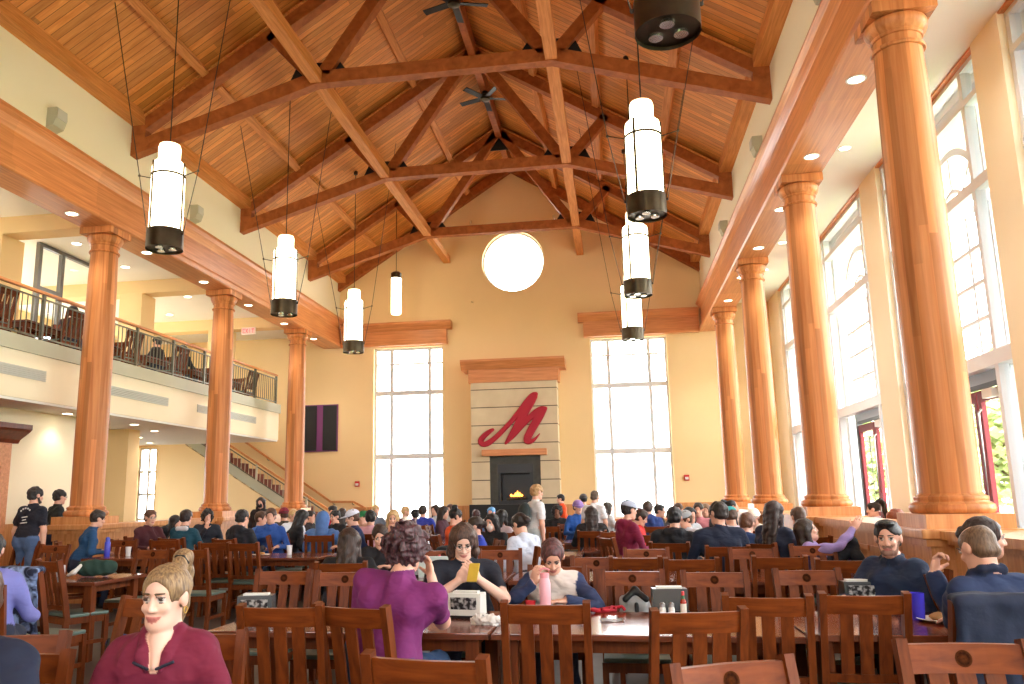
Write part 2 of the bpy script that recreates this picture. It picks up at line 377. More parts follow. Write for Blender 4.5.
# --- right side: pilasters, window frames, outer window wall with red doors
PILY = [(-5.0, -4.2), (-.55, .25), (4.3, 5.1), (9.25, 9.95), (13.74, 14.63), (18.05, 18.95), (22.18, YB)]
XP, XI, XO = 7.296, 7.44, 7.56
for i, (a, c) in enumerate(PILY):
    S('pilaster', f'plain pale wall pier between the aisle windows, number {["one behind the camera","two behind the camera","beside the camera","at the right edge","right of the second red door","behind the middle columns","in the far corner"][i]}'.replace('number ', ''), 'pilaster', M['wallpale'], lambda b: (box(b, XP, XI - .02, a, c, 0, 6.87), box(b, XP - .05, XP, a - .05, c + .05, 0, 0.12)))['kind'] = 'structure'
bays = [(PILY[i][1], PILY[i + 1][0]) for i in range(len(PILY) - 1)]
def bar(b, x0, x1, y0, y1, z0, z1): box(b, x0, x1, y0, y1, z0, z1)
def arc_bar(b, x0, x1, yc, zc, r0, r1, n=20, a0=0, a1=PI):
    ps = []
    for k in range(n + 1):
        t = a0 + (a1 - a0) * k / n; ps.append((yc + r0 * math.cos(t), zc + r0 * math.sin(t)))
    for k in range(n, -1, -1):
        t = a0 + (a1 - a0) * k / n; ps.append((yc + r1 * math.cos(t), zc + r1 * math.sin(t)))
    for k in range(n): prism(b, [ps[k], ps[k + 1], ps[2 * n - k], ps[2 * n + 1 - k]], 'x', x0, x1)
S('wall_right', 'white outer wall of the window aisle with arched openings', 'wall', M['white'],
  lambda b: [wall_rects(b, 'x', XO + .06, XO + .3, a, c, 0, 7.0, [((a + c) / 2 - 1.62, (a + c) / 2 + 1.62, .02, 6.75)]) for a, c in bays] + [box(b, XI - .02, XO + .3, p - .02, q + .02, 0, 7.0) for p, q in PILY])
wn = 1
for bi, (a, c) in enumerate(bays):
    yc = (a + c) / 2; where = ['behind the camera', 'beside the camera', 'nearest the camera', 'of the near bay with the door', 'of the middle bay with the far door', 'of the farthest bay'][bi]
    # inner metal screen
    w = thing(f'window_{wn}', f'grey metal inner window screen {where}', 'window', (XI, yc, 0), kind='structure'); wn += 1
    b = BM(); H = (c - a) / 2; t = .045
    for y in (-H + .04, -1.3, 1.3, H - .04): bar(b, -.06, .06, y - t, y + t, .1 if abs(y) > 1.4 else 3.1, 6.84)
    bar(b, -.06, .06, -1.3 - t, -1.3 + t, .1, 3.1); bar(b, -.06, .06, 1.3 - t, 1.3 + t, .1, 3.1)
    for z, h in ((6.84, .06), (6.36, .04), (5.26, .07), (3.08, .09)): bar(b, -.065, .065, -H, H, z - h, z + h)
    obj('window_frame', b, M['frame'], w)
    b = BM(); box(b, -.13, .05, -H, H, 6.84, 6.868); obj('head_trim', b, M['trimwood'], w)
    b = BM()
    for p, q in ((-H + .08, -1.34), (1.34, H - .08)):
        for z0, z1 in ((.15, 2.98), (3.18, 5.18), (5.34, 6.31), (6.41, 6.77)): box(b, -.004, .004, p, q, z0, z1)
    obj('pane', b, M['glass'], w)
    # outer window with arch and muntins
    yo = yc
    w = thing(f'window_{wn}', f'white muntined outer window with a fan arch {where}', 'window', (XO + .12, yc, 0), kind='structure'); wn += 1
    b = BM(); R = .97; zc = 5.22
    for y in (-1.58, 1.58): bar(b, -.05, .05, y - .04, y + .04, .02, 6.75)
    for z, h in ((6.71, .04), (5.18, .05), (3.12, .09)): bar(b, -.05, .05, -1.6, 1.6, z - h, z + h)
    for y in (-1.05, 1.05): bar(b, -.04, .04, y - .035, y + .035, 3.1, 6.75)
    for y in (-.35, .35): bar(b, -.03, .03, y - .028, y + .028, 3.2, 5.15)
    for z in (3.72, 4.2, 4.68): bar(b, -.03, .03, -1.05, 1.05, z - .026, z + .026)
    arc_bar(b, -.04, .04, 0, zc, R - .05, R + .05); arc_bar(b, -.03, .03, 0, zc, .40, .46)
    for t in (45, 90, 135): beam(b, (0, .46 * math.cos(t * D2R), zc + .46 * math.sin(t * D2R)), (0, .97 * math.cos(t * D2R), zc + .97 * math.sin(t * D2R)), .045, .03, up=(1, 0, 0))
    obj('window_frame', b, M['frame'], w)
    b = BM(); box(b, -.004, .004, -1.55, 1.55, 3.2, 5.13); box(b, -.004, .004, -1.55, 1.55, 5.23, 6.7)
    for p, q in ((-1.55, -1.08), (1.08, 1.55)): box(b, -.004, .004, p, q, .1, 3.03)
    obj('pane', b, M['glass'], w)
    # red double door
    d = thing(f'door_{bi + 1}', f'red framed glass double door {where}', 'door', (XO + .12, yc, 0), kind='structure')
    b = BM(); bar(b, -.06, .06, -1.06, -1.0, 0, 3.0); bar(b, -.06, .06, 1.0, 1.06, 0, 3.0); bar(b, -.06, .06, -1.06, 1.06, 2.86, 3.02); obj('door_frame', b, M['frame2'], d)
    b = BM(); box(b, -.11, -.06, -.9, .75, 2.80, 2.86); obj('closer_arm', b, M['black'], d)
    b = BM(); box(b, -.15, -.06, -.72, -.44, 2.66, 2.78, bev=.01); obj('door_closer', b, M['offwhite'], d)
    for s in (-1, 1):
        b = BM(); y0, y1 = sorted((s * .02, s * .98))
        bar(b, -.03, .03, y0, y0 + .09, .02, 2.8); bar(b, -.03, .03, y1 - .09, y1, .02, 2.8); bar(b, -.03, .03, y0, y1, 2.66, 2.8); bar(b, -.03, .03, y0, y1, .02, .28); bar(b, -.035, .035, y0, y1, 1.0, 1.12)
        lf = obj('door_leaf', b, M['reddoor'], d)
        b = BM(); box(b, -.004, .004, y0 + .08, y1 - .08, .27, 2.67); obj('pane', b, M['glass'], lf)
        b = BM(); tube(b, [(-.07, s * .14, .35), (-.09, s * .14, .4), (-.09, s * .14, 2.5), (-.05, s * .14, 2.55)], .016); obj('pull_bar', b, M['chrome'], lf)

# --- back windows
def big_window(n, x0, x1, label, xm):
    w = thing(f'window_{n}', label, 'window', ((x0 + x1) / 2, YB + .22, 0), kind='structure'); cx = (x0 + x1) / 2; a, c = x0 - cx, x1 - cx
    b = BM(); t = .03
    for x in (a + t, c - t): box(b, x - t, x + t, -.06, .06, ZW0, ZW1)
    for x in xm: box(b, x - cx - .05, x - cx + .05, -.05, .05, ZW0, ZW1)
    for z, h in ((ZW0 + .03, .03), (ZW1 - .03, .03), (5.54, .022), (4.65, .07), (2.74, .075), (3.6, .0)):
        if h: box(b, a, c, -.05, .05, z - h, z + h)
    obj('window_frame', b, M['frame'], w)
    b = BM(); box(b, a, c, -.005, .005, ZW0, ZW1); obj('pane', b, M['glass'], w)
    b = BM(); box(b, a - .06, c + .06, -.30, -.02, ZW0 - .05, ZW0); obj('window_sill', b, M['trimwood'], w)
big_window(wn, *WINL, 'tall white window left of the fireplace', (-3.82, -2.64)); wn += 1
big_window(wn, *WINR, 'tall white window right of the fireplace', (2.72, 3.89)); wn += 1
w = thing(f'window_{wn}', 'round window high in the gable wall', 'window', (0, YB + .2, OCZ), kind='structure'); wn += 1
b = BM(); arc_bar(b, -.05, .05, 0, 0, OCR - .05, OCR, 48, 0, 2 * PI); bmesh.ops.transform(b, matrix=Matrix.Rotation(PI / 2, 4, 'Z'), verts=b.verts); obj('window_frame', b, M['frame'], w)
b = BM(); lathe(b, [(OCR - .04, -.004), (OCR - .04, .004)], 48, axis=Matrix.Rotation(PI / 2, 4, 'X').to_3x3()); obj('pane', b, M['glass'], w)
w = thing(f'window_{wn}', 'narrow window at the far end under the gallery', 'window', (-11.675, YB + .2, 0), kind='structure'); wn += 1
b = BM()
for x in (-.3, 0, .3): box(b, x - .03, x + .03, -.04, .04, .3, 3.2)
for z in (.33, 1.0, 1.75, 2.45, 3.17): box(b, -.325, .325, -.04, .04, z - .03, z + .03)
obj('window_frame', b, M['frame'], w)
b = BM(); box(b, -.325, .325, -.004, .004, .3, 3.2); obj('pane', b, M['glass'], w)
# wooden heads over the back windows
def head(x0, x1, in0, in1):
    def f(b):
        box(b, x0, x1, YB - .16, YB, 6.06, 6.5); prof = [(YB, 6.5), (YB - .18, 6.5), (YB - .22, 6.56), (YB - .30, 6.66), (YB - .32, 6.7), (YB - .32, 6.75), (YB, 6.75)]
        prism(b, prof, 'x', x0 - in0, x1 + in1); box(b, x0 - .0, x1 + .0, YB - .18, YB - .16, 6.06, 6.12)
    return f
S('trim_3', 'moulded wooden head over the tall window left of the fireplace', 'trim', M['trimwood'], head(-5.33, -2.04, 0, .15))
S('trim_4', 'moulded wooden head over the tall window right of the fireplace', 'trim', M['trimwood'], head(2.04, 5.33, .15, 0))
# wainscot on the back wall
def wains(x0, x1, label, n):
    def f(b):
        box(b, x0, x1, YB - .04, YB, 0, 1.2); box(b, x0, x1, YB - .08, YB, 1.18, 1.27); box(b, x0, x1, YB - .06, YB, 0, .15)
    S(f'trim_{n}', label, 'wainscot', M['panel'], f)
wains(-4.0 - .9, WINL[0], 'low wooden wainscot left of the left tall window', 5)
wains(WINL[1], -1.26, 'low wooden wainscot between the left window and the fireplace', 6)
wains(1.26, WINR[0], 'low wooden wainscot between the fireplace and the right window', 7)
wains(WINR[1], 7.25, 'low wooden wainscot right of the right tall window', 8)
# --- chimney breast
YF = 22.85
fp = thing('fireplace', 'tall cream stone fireplace with a black firebox and wooden hood', 'fireplace', (0, YF, 0))
b = BM()
for x0, x1, z0, z1 in ((-1.24, -.72, 0, 2.66), (.72, 1.24, 0, 2.66), (-1.24, 1.24, 2.66, 4.78)): box(b, x0, x1, 0, YB - YF - .002, z0, z1)
obj('chimney_breast', b, M['stone'], fp)
b = BM(); box(b, -1.3, 1.3, -.06, YB - YF - .002, 4.75, 5.12); prism(b, [(0, 5.12), (-.1, 5.12), (-.14, 5.18), (-.24, 5.3), (-.27, 5.34), (-.27, 5.40), (YB - YF - .002, 5.40), (YB - YF - .002, 5.12)], 'x', -1.5, 1.5); obj('hood', b, M['trimwood'], fp)
b = BM(); box(b, -.92, .92, -.2, .0, 2.64, 2.82, bev=.015); obj('mantel_shelf', b, M['trimwood'], fp)
b = BM(); box(b, -.72, -.5, .02, .5, 0, 2.64); box(b, .5, .72, .02, .5, 0, 2.64); box(b, -.5, .5, .02, .5, 2.41, 2.64); obj('slate_surround', b, M['slate'], fp)
b = BM(); box(b, -.5, .5, .42, .5, .9, 2.41); box(b, -.5, -.42, .05, .42, .9, 2.41); box(b, .42, .5, .05, .42, .9, 2.41); box(b, -.42, .42, .05, .42, 2.16, 2.41); box(b, -.5, .5, .05, .42, .9, 1.4); obj('firebox', b, M['firebox'], fp)
b = BM()
for k in range(6):
    x = -.16 + .06 * k; h = .05 + .05 * rnd.random() + .10 * math.exp(-((x - .04) / .07) ** 2)
    lathe(b, [(.008, 0), (.038, .035), (.03, h * .6), (.004, h)], 8, (x, .25 + .05 * rnd.random(), 1.5))
obj('flame', b, M['flame'], fp, smooth='all')
b = BM()
for k in range(5): tube(b, [(-.28 + .04 * k, .2 + .05 * k, 1.44), (.26 - .03 * k, .3 - .03 * k, 1.47)], .04)
obj('log', b, M['bark'], fp)
b = BM(); box(b, -1.25, 1.25, -.4, 0, 0, 1.3); obj('hearth', b, M['black'], fp)
# --- columns on pedestals, low walls between them
def column(sx, y, where, n):
    x = sx * 5.65
    c = thing('column', f'round varnished wooden column {where}', 'column', (x, y, 0), kind='structure')
    b = BM(); lathe(b, [(.247, 1.46), (.247, 2.9), (.242, 4.0), (.228, 5.2), (.214, 5.72)], 48); obj('shaft', b, M['column'], c, smooth=True)
    b = BM(); lathe(b, [(.26, 1.30), (.315, 1.302), (.334, 1.325), (.338, 1.345), (.33, 1.375), (.30, 1.395), (.287, 1.40), (.284, 1.41), (.292, 1.425), (.288, 1.445), (.265, 1.455), (.248, 1.47)], 48); obj('base_moulding', b, M['column'], c, smooth=True)
    b = BM(); lathe(b, [(.214, 5.655), (.238, 5.66), (.246, 5.675), (.238, 5.695), (.216, 5.70), (.214, 5.78), (.228, 5.785), (.236, 5.80), (.232, 5.815), (.246, 5.83), (.262, 5.85), (.278, 5.885), (.284, 5.915), (.278, 5.945), (.262, 5.96)], 48); box(b, -.288, .288, -.288, .288, 5.965, 6.078); obj('capital', b, M['column'], c, smooth=True)
    b = BM(); box(b, -.345, .345, -.36, .36, 1.18, 1.30); box(b, -.31, .31, -.33, .33, 0, 1.04); box(b, -.34, .34, -.36, .36, 0, .14); box(b, -.37, .37, -.39, .39, 1.04, 1.10); box(b, -.41, .41, -.43, .43, 1.10, 1.18, bev=.012)
    box(b, -.325, .325, -.345, .345, .93, 1.04)
    obj('pedestal', b, M['panel'], c)
order = ['nearest the camera', 'second from the camera', 'third from the camera', 'farthest from the camera']
for i, y in enumerate(COLY):
    column(1, y, 'of the right row, ' + order[i], i)
    column(-1, y, 'of the left row, ' + (order[i] if i else 'outside the picture'), i)
def knee(sx, i, label):
    y0, y1 = COLY[i] + .44, COLY[i + 1] - .44; x = sx * 5.67
    def f(b):
        box(b, x - .2, x + .2, y0, y1, 0, 1.06); box(b, x - .3, x + .3, y0, y1, 1.10, 1.17); box(b, x - .25, x + .25, y0, y1, 1.06, 1.10); box(b, x - .23, x + .23, y0, y1, 0, .14)
        for k in range(5):
            a = y0 + .15 + (y1 - y0 - .3) * k / 5; box(b, x - .215, x + .215, a + .04, a + (y1 - y0 - .3) / 5 - .04, .24, .30); box(b, x - .215, x + .215, a + .04, a + (y1 - y0 - .3) / 5 - .04, .86, .92)
    S('low_wall', label, 'low wall', M['panel'], f)['kind'] = 'structure'
S('low_wall', 'panelled low wall running to the right edge of the picture', 'low wall', M['panel'], lambda b: (box(b, 5.47, 5.87, 3.9, 7.31, 0, 1.06), box(b, 5.37, 5.97, 3.9, 7.31, 1.10, 1.17), box(b, 5.42, 5.92, 3.9, 7.31, 1.06, 1.10)))['kind'] = 'structure'
for i in range(3): knee(1, i, ['panelled low wall between the two nearest right columns', 'panelled low wall between the second and third right columns', 'panelled low wall between the two farthest right columns'][i])
for i in (1, 2): knee(-1, i, ['', 'panelled low wall between the two middle left columns', 'panelled low wall beside the farthest left column'][i])
# --- trusses
def truss(y, where, full=True):
    t = thing('roof_truss', f'heavy timber roof truss {where}', 'roof truss', (0, y, 0), kind='structure'); th = .2
    def pr(b, pts, y0=0., y1=th): prism(b, pts, 'y', y0, y1)
    V, VZ, FZ = 2.031, 8.565, 7.538
    for s in (-1, 1):
        b = BM(); q = lambda pts: [(s * x, z) for x, z in pts]
        pr(b, q([(0, 11.62), (XW, roofz(XW) - .08), (XW, roofz(XW) - .34), (0, 11.32)])); obj('rafter', b, M['truss'], t)
        b = BM(); pr(b, q([(-.0, 11.64), (XW, roofz(XW) - .06), (XW, roofz(XW) - .10), (0, 11.60)]), -.04, th + .22); obj('nailer', b, M['purlin'], t)
        b = BM(); pr(b, q([(XW, FZ), (V, VZ), (V, VZ + .245), (XW, FZ + .245)])); obj('tie_beam', b, M['truss'], t)
        b = BM(); pr(b, q([(XW, FZ + .2), (XW, roofz(XW) - .1), (XW - .26, roofz(XW - .26) - .15), (XW - .26, FZ + .3)]), .006, th - .006); obj('foot_post', b, M['truss'], t)
        b = BM(); beam(b, (s * (V - .12), th / 2, VZ + .2), (s * .06, th / 2, 11.42), th, .22, up=(s * .8, 0, .5)); obj('web', b, M['truss'], t)
        b = BM(); beam(b, (s * (V + .12), th / 2, VZ + .2), (s * 2.92, th / 2, 9.62), th, .2, up=(-s * .8, 0, .5)); obj('web', b, M['truss'], t)
        b = BM(); pr(b, q([(V - .55, VZ + .2), (V + .55, VZ + .05), (V + .38, VZ + .42), (V, VZ + .44), (V - .4, VZ + .42)]), th / 2 - .012, th / 2 + .012); obj('gusset_plate', b, M['gusset'], t)
    b = BM(); pr(b, [(-V, VZ), (V, VZ), (V, VZ + .235), (-V, VZ + .235)]); obj('tie_beam', b, M['truss'], t)
    b = BM(); pr(b, [(-.36, 10.95), (.36, 10.95), (0, 11.6)], th / 2 - .012, th / 2 + .012); obj('gusset_plate', b, M['gusset'], t)
for i, y in enumerate(TRY): truss(y, ['behind the camera line', 'overhead, outside the picture', 'nearest the camera', 'in the middle of the three seen', 'farthest from the camera'][i])
t = thing('roof_truss', 'pair of flat rafters against the gable wall', 'rafter', (0, YB - .22, 0), kind='structure')
for s in (-1, 1):
    b = BM(); prism(b, [(0, 11.66), (s * XW, roofz(XW) - .04), (s * XW, roofz(XW) - .34), (0, 11.34)], 'y', 0, .2); obj('rafter', b, M['truss'], t)
# purlins
for s, sd in ((-1, 'left'), (1, 'right')):
    for x, nm in ((4.1, 'lowest'), (2.72, 'middle'), (1.37, 'highest')):
        def f(b):
            for a, c in zip([Y0] + [q + .42 for q in TRY], TRY + [YB]):
                z = roofz(x); ang = math.atan(RS)
                m = Matrix.Translation((s * x, 0, z - .095)) @ Matrix.Rotation(s * ang, 4, 'Y')
                box(b, -.07, .07, a, c - .05, -.08, .08, mat=m); box(b, .085, .105, a + .3, c - .3, -.10, -.05, mat=m)
        S('purlin', f'{nm} timber purlin under the {sd} roof slope', 'purlin', M['purlin'], f)['kind'] = 'structure'
    S('brace_beam', f'pale timber running from truss to truss along the {sd} tie beam joints', 'beam', M['purlin'], lambda b: [box(b, *sorted((s * 1.93, s * 2.13)), a, c, 8.58, 8.79) for a, c in zip([Y0] + [q + .2 for q in TRY], TRY + [YB - .02])])['kind'] = 'structure'
S('ridge_beam', 'timber beam along the ridge of the roof', 'beam', M['truss'], lambda b: [box(b, -.08, .08, a, c, 11.3, 11.72) for a, c in zip([Y0] + [q + .2 for q in TRY], TRY + [YB - .22])])['kind'] = 'structure'
# --- gallery on the left
GX, GY = -6.3, 21.05
S('gallery_slab', 'cream edged gallery floor slab on the left side', 'balcony', M['wallpale'], lambda b: (box(b, -12.3, GX, Y0, GY, 3.13, 3.87)))['kind'] = 'structure'
S('trim_9', 'grey green kerb band along the gallery edge', 'trim', M['greyband'], lambda b: (box(b, GX, GX + .04, Y0, GY + .04, 3.86, 4.10), box(b, GX - .18, GX, Y0, GY + .04, 3.875, 4.10), box(b, -12.3, GX - .18, GY - .1, GY + .04, 3.875, 4.10)))
for a, c, nm in ((9.6, 11.7, 'nearest'), (13.0, 15.4, 'middle'), (16.6, 19.6, 'farthest')):
    v = thing('air_vent', f'long slotted air vent in the gallery face, the {nm} one', 'vent', (GX + .002, (a + c) / 2, 3.54)); H = (c - a) / 2
    b = BM(); box(b, 0, .012, -H, H, .065, .085); box(b, 0, .012, -H, H, -.085, -.065); obj('frame', b, M['grille'], v)
    b = BM()
    for z in (-.045, -.015, .015, .045): box(b, 0, .02, -H, H, z - .006, z + .004)
    box(b, 0, .003, -H, H, -.065, .065); obj('slat', b, M['grille'], v)
# railing
rl = thing('gallery_railing', 'steel baluster railing with a wooden handrail along the gallery edge', 'railing', (GX - .08, 0, 4.10))
b = BM(); box(b, -.035, .035, 7.5, GY, .79, .84, bev=.012); obj('handrail', b, M['handrail'], rl)
b = BM(); box(b, -.012, .012, 7.5, GY, .70, .725); box(b, -.012, .012, 7.5, GY, .06, .085); obj('rail_bar', b, M['steel'], rl)
ys = [7.6 + 1.34 * k for k in range(11)]
pb = None
for y in ys:
    b = BM(); box(b, -.025, .025, y - .025, y + .025, 0, .80); obj('post', b, M['steel'], rl)
nb = 0
for y0, y1 in zip(ys, ys[1:]):
    for k in range(1, 11):
        if nb >= 100: break
        b = BM(); y = y0 + (y1 - y0) * k / 11; lathe(b, [(.011, .07), (.011, .71)], 6, (0, y, 0)); obj('baluster', b, M['steel'], rl); nb += 1
# gallery piers, headers, outer wall with bright windows
for i, (y, nm) in enumerate(((12.06, 'nearest'), (16.37, 'middle'), (20.5, 'farthest'))):
    S('pier', f'square yellow pier at the back of the gallery, the {nm} one', 'pier', M['wall'], lambda b: box(b, -8.2, -7.65, y + .01, y + .56, 3.87, 6.18))['kind'] = 'structure'
    S('header', f'yellow ceiling beam across the gallery at the {nm} pier', 'beam', M['wall'], lambda b: (box(b, -12.3, -5.935, y, y + .4, 6.18, 6.48)))['kind'] = 'structure'
S('pier', 'square yellow pier beneath the gallery beside the stair hall', 'pier', M['wall'], lambda b: box(b, -8.2, -7.65, 16.2, 16.62, 0, 3.09))['kind'] = 'structure'
S('wall_left', 'pale yellow wall with wainscot under the gallery on the left', 'wall', M['wallpale'], lambda b: (box(b, -7.45, -7.15, Y0, 14.2, 0, 3.09), box(b, -12.3, -7.45, 14.0, 14.2, 0, 3.09)))
S('trim_10', 'light wooden wainscot on the left wall', 'wainscot', M['panel'], lambda b: (box(b, -7.15, -7.12, Y0, 14.2, 0, 1.12), box(b, -7.15, -7.09, Y0, 14.2, 1.12, 1.19)))
S('wall_left', 'yellow outer wall of the gallery with wide bright windows', 'wall', M['wall'], lambda b: wall_rects(b, 'x', -12.6, -12.3, Y0, YB, 0, 6.62, [(8.5, 11.5, 4.3, 6.1), (12.8, 16.0, 4.3, 6.1), (17.2, 20.2, 4.3, 6.1), (17, 20.5, .9, 2.8)]))
for k, (a, c, z0, z1, nm) in enumerate(((8.5, 11.5, 4.3, 6.1, 'nearest wide window behind the gallery'), (12.8, 16.0, 4.3, 6.1, 'middle wide window behind the gallery'), (17.2, 20.2, 4.3, 6.1, 'farthest wide window behind the gallery'), (17, 20.5, .9, 2.8, 'window of the stair hall below the gallery'))):
    w = thing(f'window_{wn}', nm, 'window', (-12.45, (a + c) / 2, 0), kind='structure'); wn += 1; H = (c - a) / 2
    b = BM()
    for y in (-H + .03, -H / 3, H / 3, H - .03): box(b, -.04, .04, y - .03, y + .03, z0, z1)
    for z in (z0 + .03, z1 - .03): box(b, -.04, .04, -H, H, z - .03, z + .03)
    obj('window_frame', b, M['frame'], w); b = BM(); box(b, -.004, .004, -H, H, z0, z1); obj('pane', b, M['glass'], w)
g = thing('glass_partition', 'metal framed glass partition behind the gallery tables', 'partition', (-8.0, 14.3, 3.87), kind='structure')
b = BM()
for y in (-.85, -.2, .85): box(b, -.04, .04, y - .045, y + .045, 0, 2.60)
for z in (.03, 1.72, 2.57): box(b, -.04, .04, -.85, .85 if z != 1.72 else -.2, z - .035, z + .035)
obj('window_frame', b, M['frame2'], g); b = BM(); box(b, -.004, .004, -.82, .82, 0, 2.55); obj('pane', b, M['glass'], g)
# door with a wooden hood in the left wall
d = thing('door_9', 'dark wooden door with a moulded hood at the far left', 'door', (-7.12, 11.0, 0), kind='structure')
b = BM(); box(b, 0, .05, -1.0, 1.0, 0, 2.12); obj('door_leaf', b, M['woodred'], d)
b = BM(); box(b, 0, .08, .8, 1.0, 0, 2.5); box(b, 0, .08, -1.0, -.8, 0, 2.5); box(b, 0, .08, -1.0, 1.0, 2.12, 2.5); obj('door_frame', b, M['trimwood'], d)
b = BM(); prism(b, [(0, 2.5), (.1, 2.5), (.13, 2.56), (.3, 2.68), (.34, 2.72), (.34, 2.8), (0, 2.8)], 'y', -1.12, 1.12); obj('hood', b, M['woodred'], d)
# --- stairs rising to the left along the back wall
st = thing('staircase', 'staircase with steel balusters rising to the gallery along the back wall', 'staircase', (0, 0, 0), kind='structure')
nz = lambda x: 1.49 + (-6.4 - x) * .62
SY0, SY1 = 21.7, 23.2
N = 24; x0 = -4.0; dx = (10.24 - 4.0) / N
for k in range(N):
    b = BM(); xa = -4.0 - dx * k; box(b, xa - dx - .02, xa + .02, SY0 + .09, SY1, max(0, (k) * .1612 - .13), (k + 1) * .1612 - .13); o = obj('step', b, M['tread'], st)
b = BM(); prism(b, [(-3.96, -.0), (-3.96, .06), (-10.24, 3.95), (-10.24, 3.68), (-4.36, .0)], 'y', SY0, SY0 + .06); obj('stringer', b, M['greyband'], st)
b = BM(); prism(b, [(-4.40, 0), (-10.24, 3.64), (-10.24, 0)], 'y', SY0 + .02, SY0 + .08); obj('spandrel_wall', b, M['wall'], st)
b = BM(); beam(b, (-10.24, SY0 + .03, nz(-10.24) + .57), (-5.2, SY0 + .03, nz(-5.2) + .57), .06, .055); beam(b, (-5.2, SY0 + .03, nz(-5.2) + .57), (-4.2, SY0 + .03, nz(-4.2) + .57), .06, .055); obj('handrail', b, M['handrail'], st)
b = BM(); beam(b, (-10.24, SY0 + .03, nz(-10.24) + .47), (-4.3, SY0 + .03, nz(-4.3) + .47), .02, .03); beam(b, (-10.24, SY0 + .03, nz(-10.24) + .1), (-4.3, SY0 + .03, nz(-4.3) + .1), .02, .03); obj('rail_bar', b, M['steel'], st)
for k in range(52):
    x = -10.1 + 5.9 * k / 51; b = BM(); lathe(b, [(.009, nz(x) + .08), (.009, nz(x) + .48)], 6, (x, SY0 + .03, 0)); obj('baluster', b, M['palesteel'], st)
for x in (-10.2, -8.7, -7.2, -5.7, -4.25):
    b = BM(); box(b, x - .025, x + .025, SY0 + .005, SY0 + .055, nz(x), nz(x) + .56); obj('post', b, M['palesteel'], st)
h = thing('wall_handrail', 'wooden handrail that levels out below the purple framed panel', 'handrail', (0, YB - .2, 0))
b = BM(); pts = [(-9.4, 0, 4.0), (-5.55, 0, 1.44), (-4.85, 0, 1.43), (-4.47, 0, 1.22)]
for p, q in zip(pts, pts[1:]): beam(b, p, q, .06, .06)
obj('rail', b, M['handrail'], h)
for x, z in ((-8.6, 3.43), (-7.6, 2.77), (-6.6, 2.1), (-5.5, 1.42), (-4.9, 1.41)):
    b = BM(); tube(b, [(x, 0, z), (x, .1, z - .06), (x, .2, z - .06)], .012); obj('bracket', b, M['steel'], h)
# --- things on the walls
p = thing('wall_panel', 'pair of black panels in a purple frame high on the back wall', 'panel', (-6.0, YB - .05, 3.64))
b = BM(); box(b, -.56, .56, 0, .05, -.71, .71); obj('frame', b, M['purple'], p)
for s in (-1, 1):
    b = BM(); x0, x1 = sorted((s * .10, s * .53)); box(b, x0, x1, -.02, 0, -.68, .68); obj('screen', b, M['panelblack'], p)
for x, z, nm in ((-4.81, 1.95, 'left of the left tall window'), (4.74, 1.95, 'right of the right tall window')):
    a = thing('fire_alarm', f'small red fire alarm on the yellow wall {nm}', 'fire alarm', (x, YB - .05, z))
    b = BM(); box(b, -.07, .07, 0, .05, -.08, .08, bev=.008); obj('body', b, M['redplastic'], a)
    b = BM(); box(b, -.045, .045, -.02, 0, -.05, .02, bev=.006); obj('strobe', b, M['offwhite'], a)
for s, ys_ in ((-1, (10.28, 14.5, 18.8)), (1, (9.0, 13.4, 17.7))):
    for k, y in enumerate(ys_):
        a = thing('wall_speaker', f'small beige speaker on the {"left" if s < 0 else "right"} cream wall, {["nearest", "middle", "farthest"][k]} of three', 'speaker', (s * (XW - .001), y, 7.24))
        b = BM(); prism(b, [(0, .15), (-.16, .15), (-.17, .02), (-.12, -.13), (0, -.17)], 'y', -.12, .12)
        bmesh.ops.transform(b, matrix=Matrix.Scale(s, 4, (1, 0, 0)), verts=b.verts); obj('case', b, M['speaker'], a)
        b = BM(); box(b, *sorted((-s * .175, -s * .168)), -.1, .1, -.02, .13); obj('grille', b, M['grille'], a)
e = thing('exit_sign', 'lit red exit sign at the far end of the gallery', 'sign', (-7.0, 20.46, 6.1))
b = BM(); box(b, -.2, .2, 0, .04, -.1, .1); obj('body', b, M['offwhite'], e)
b = BM()
def bars(ch, x):
    L = {'E': [(0, 0, .2, 1), (0, 0, 1, .18), (0, .41, .8, .59), (0, .82, 1, 1)], 'I': [(.4, 0, .6, 1)], 'T': [(0, .82, 1, 1), (.4, 0, .6, 1)]}
    if ch == 'X':
        for s in (1, -1): beam(b, (x + .003 if s > 0 else x + .062, -.005, -.06), (x + .062 if s > 0 else x + .003, -.005, .06), .016, .008, up=(0, 1, 0))
    else:
        for a, c, d2, f in L[ch]: box(b, x + a * .065, x + d2 * .065, -.008, 0, -.06 + c * .12, -.06 + f * .12)
for i, ch in enumerate('EXIT'): bars(ch, -.165 + .088 * i)
obj('lettering', b, plain('lit_red_letters', (230, 60, 60), .4, emit=((230, 50, 50), 3)), e)
# --- ceiling fans on the ridge
for y, nm in ((14.25, 'between the two nearer trusses'), (18.2, 'between the two farther trusses')):
    f = thing('ceiling_fan', f'dark ceiling fan hanging from the ridge {nm}', 'ceiling fan', (.03, y, 11.3))
    b = BM(); lathe(b, [(.02, -.12), (.02, 0)], 10); lathe(b, [(.07, -.06), (.07, 0)], 14); obj('rod', b, M['black'], f)
    b = BM(); lathe(b, [(.04, -.25), (.12, -.22), (.13, -.12), (.06, -.06)], 18); obj('motor', b, M['bronze'], f, smooth=True)
    for k in range(5):
        b = BM(); m = Matrix.Rotation(k * 2 * PI / 5 + .3, 4, 'Z') @ Matrix.Translation((0, 0, -.17)) @ Matrix.Rotation(.2, 4, 'X'); box(b, .12, .68, -.07, .07, -.006, .006, mat=m); obj('blade', b, M['black'], f)
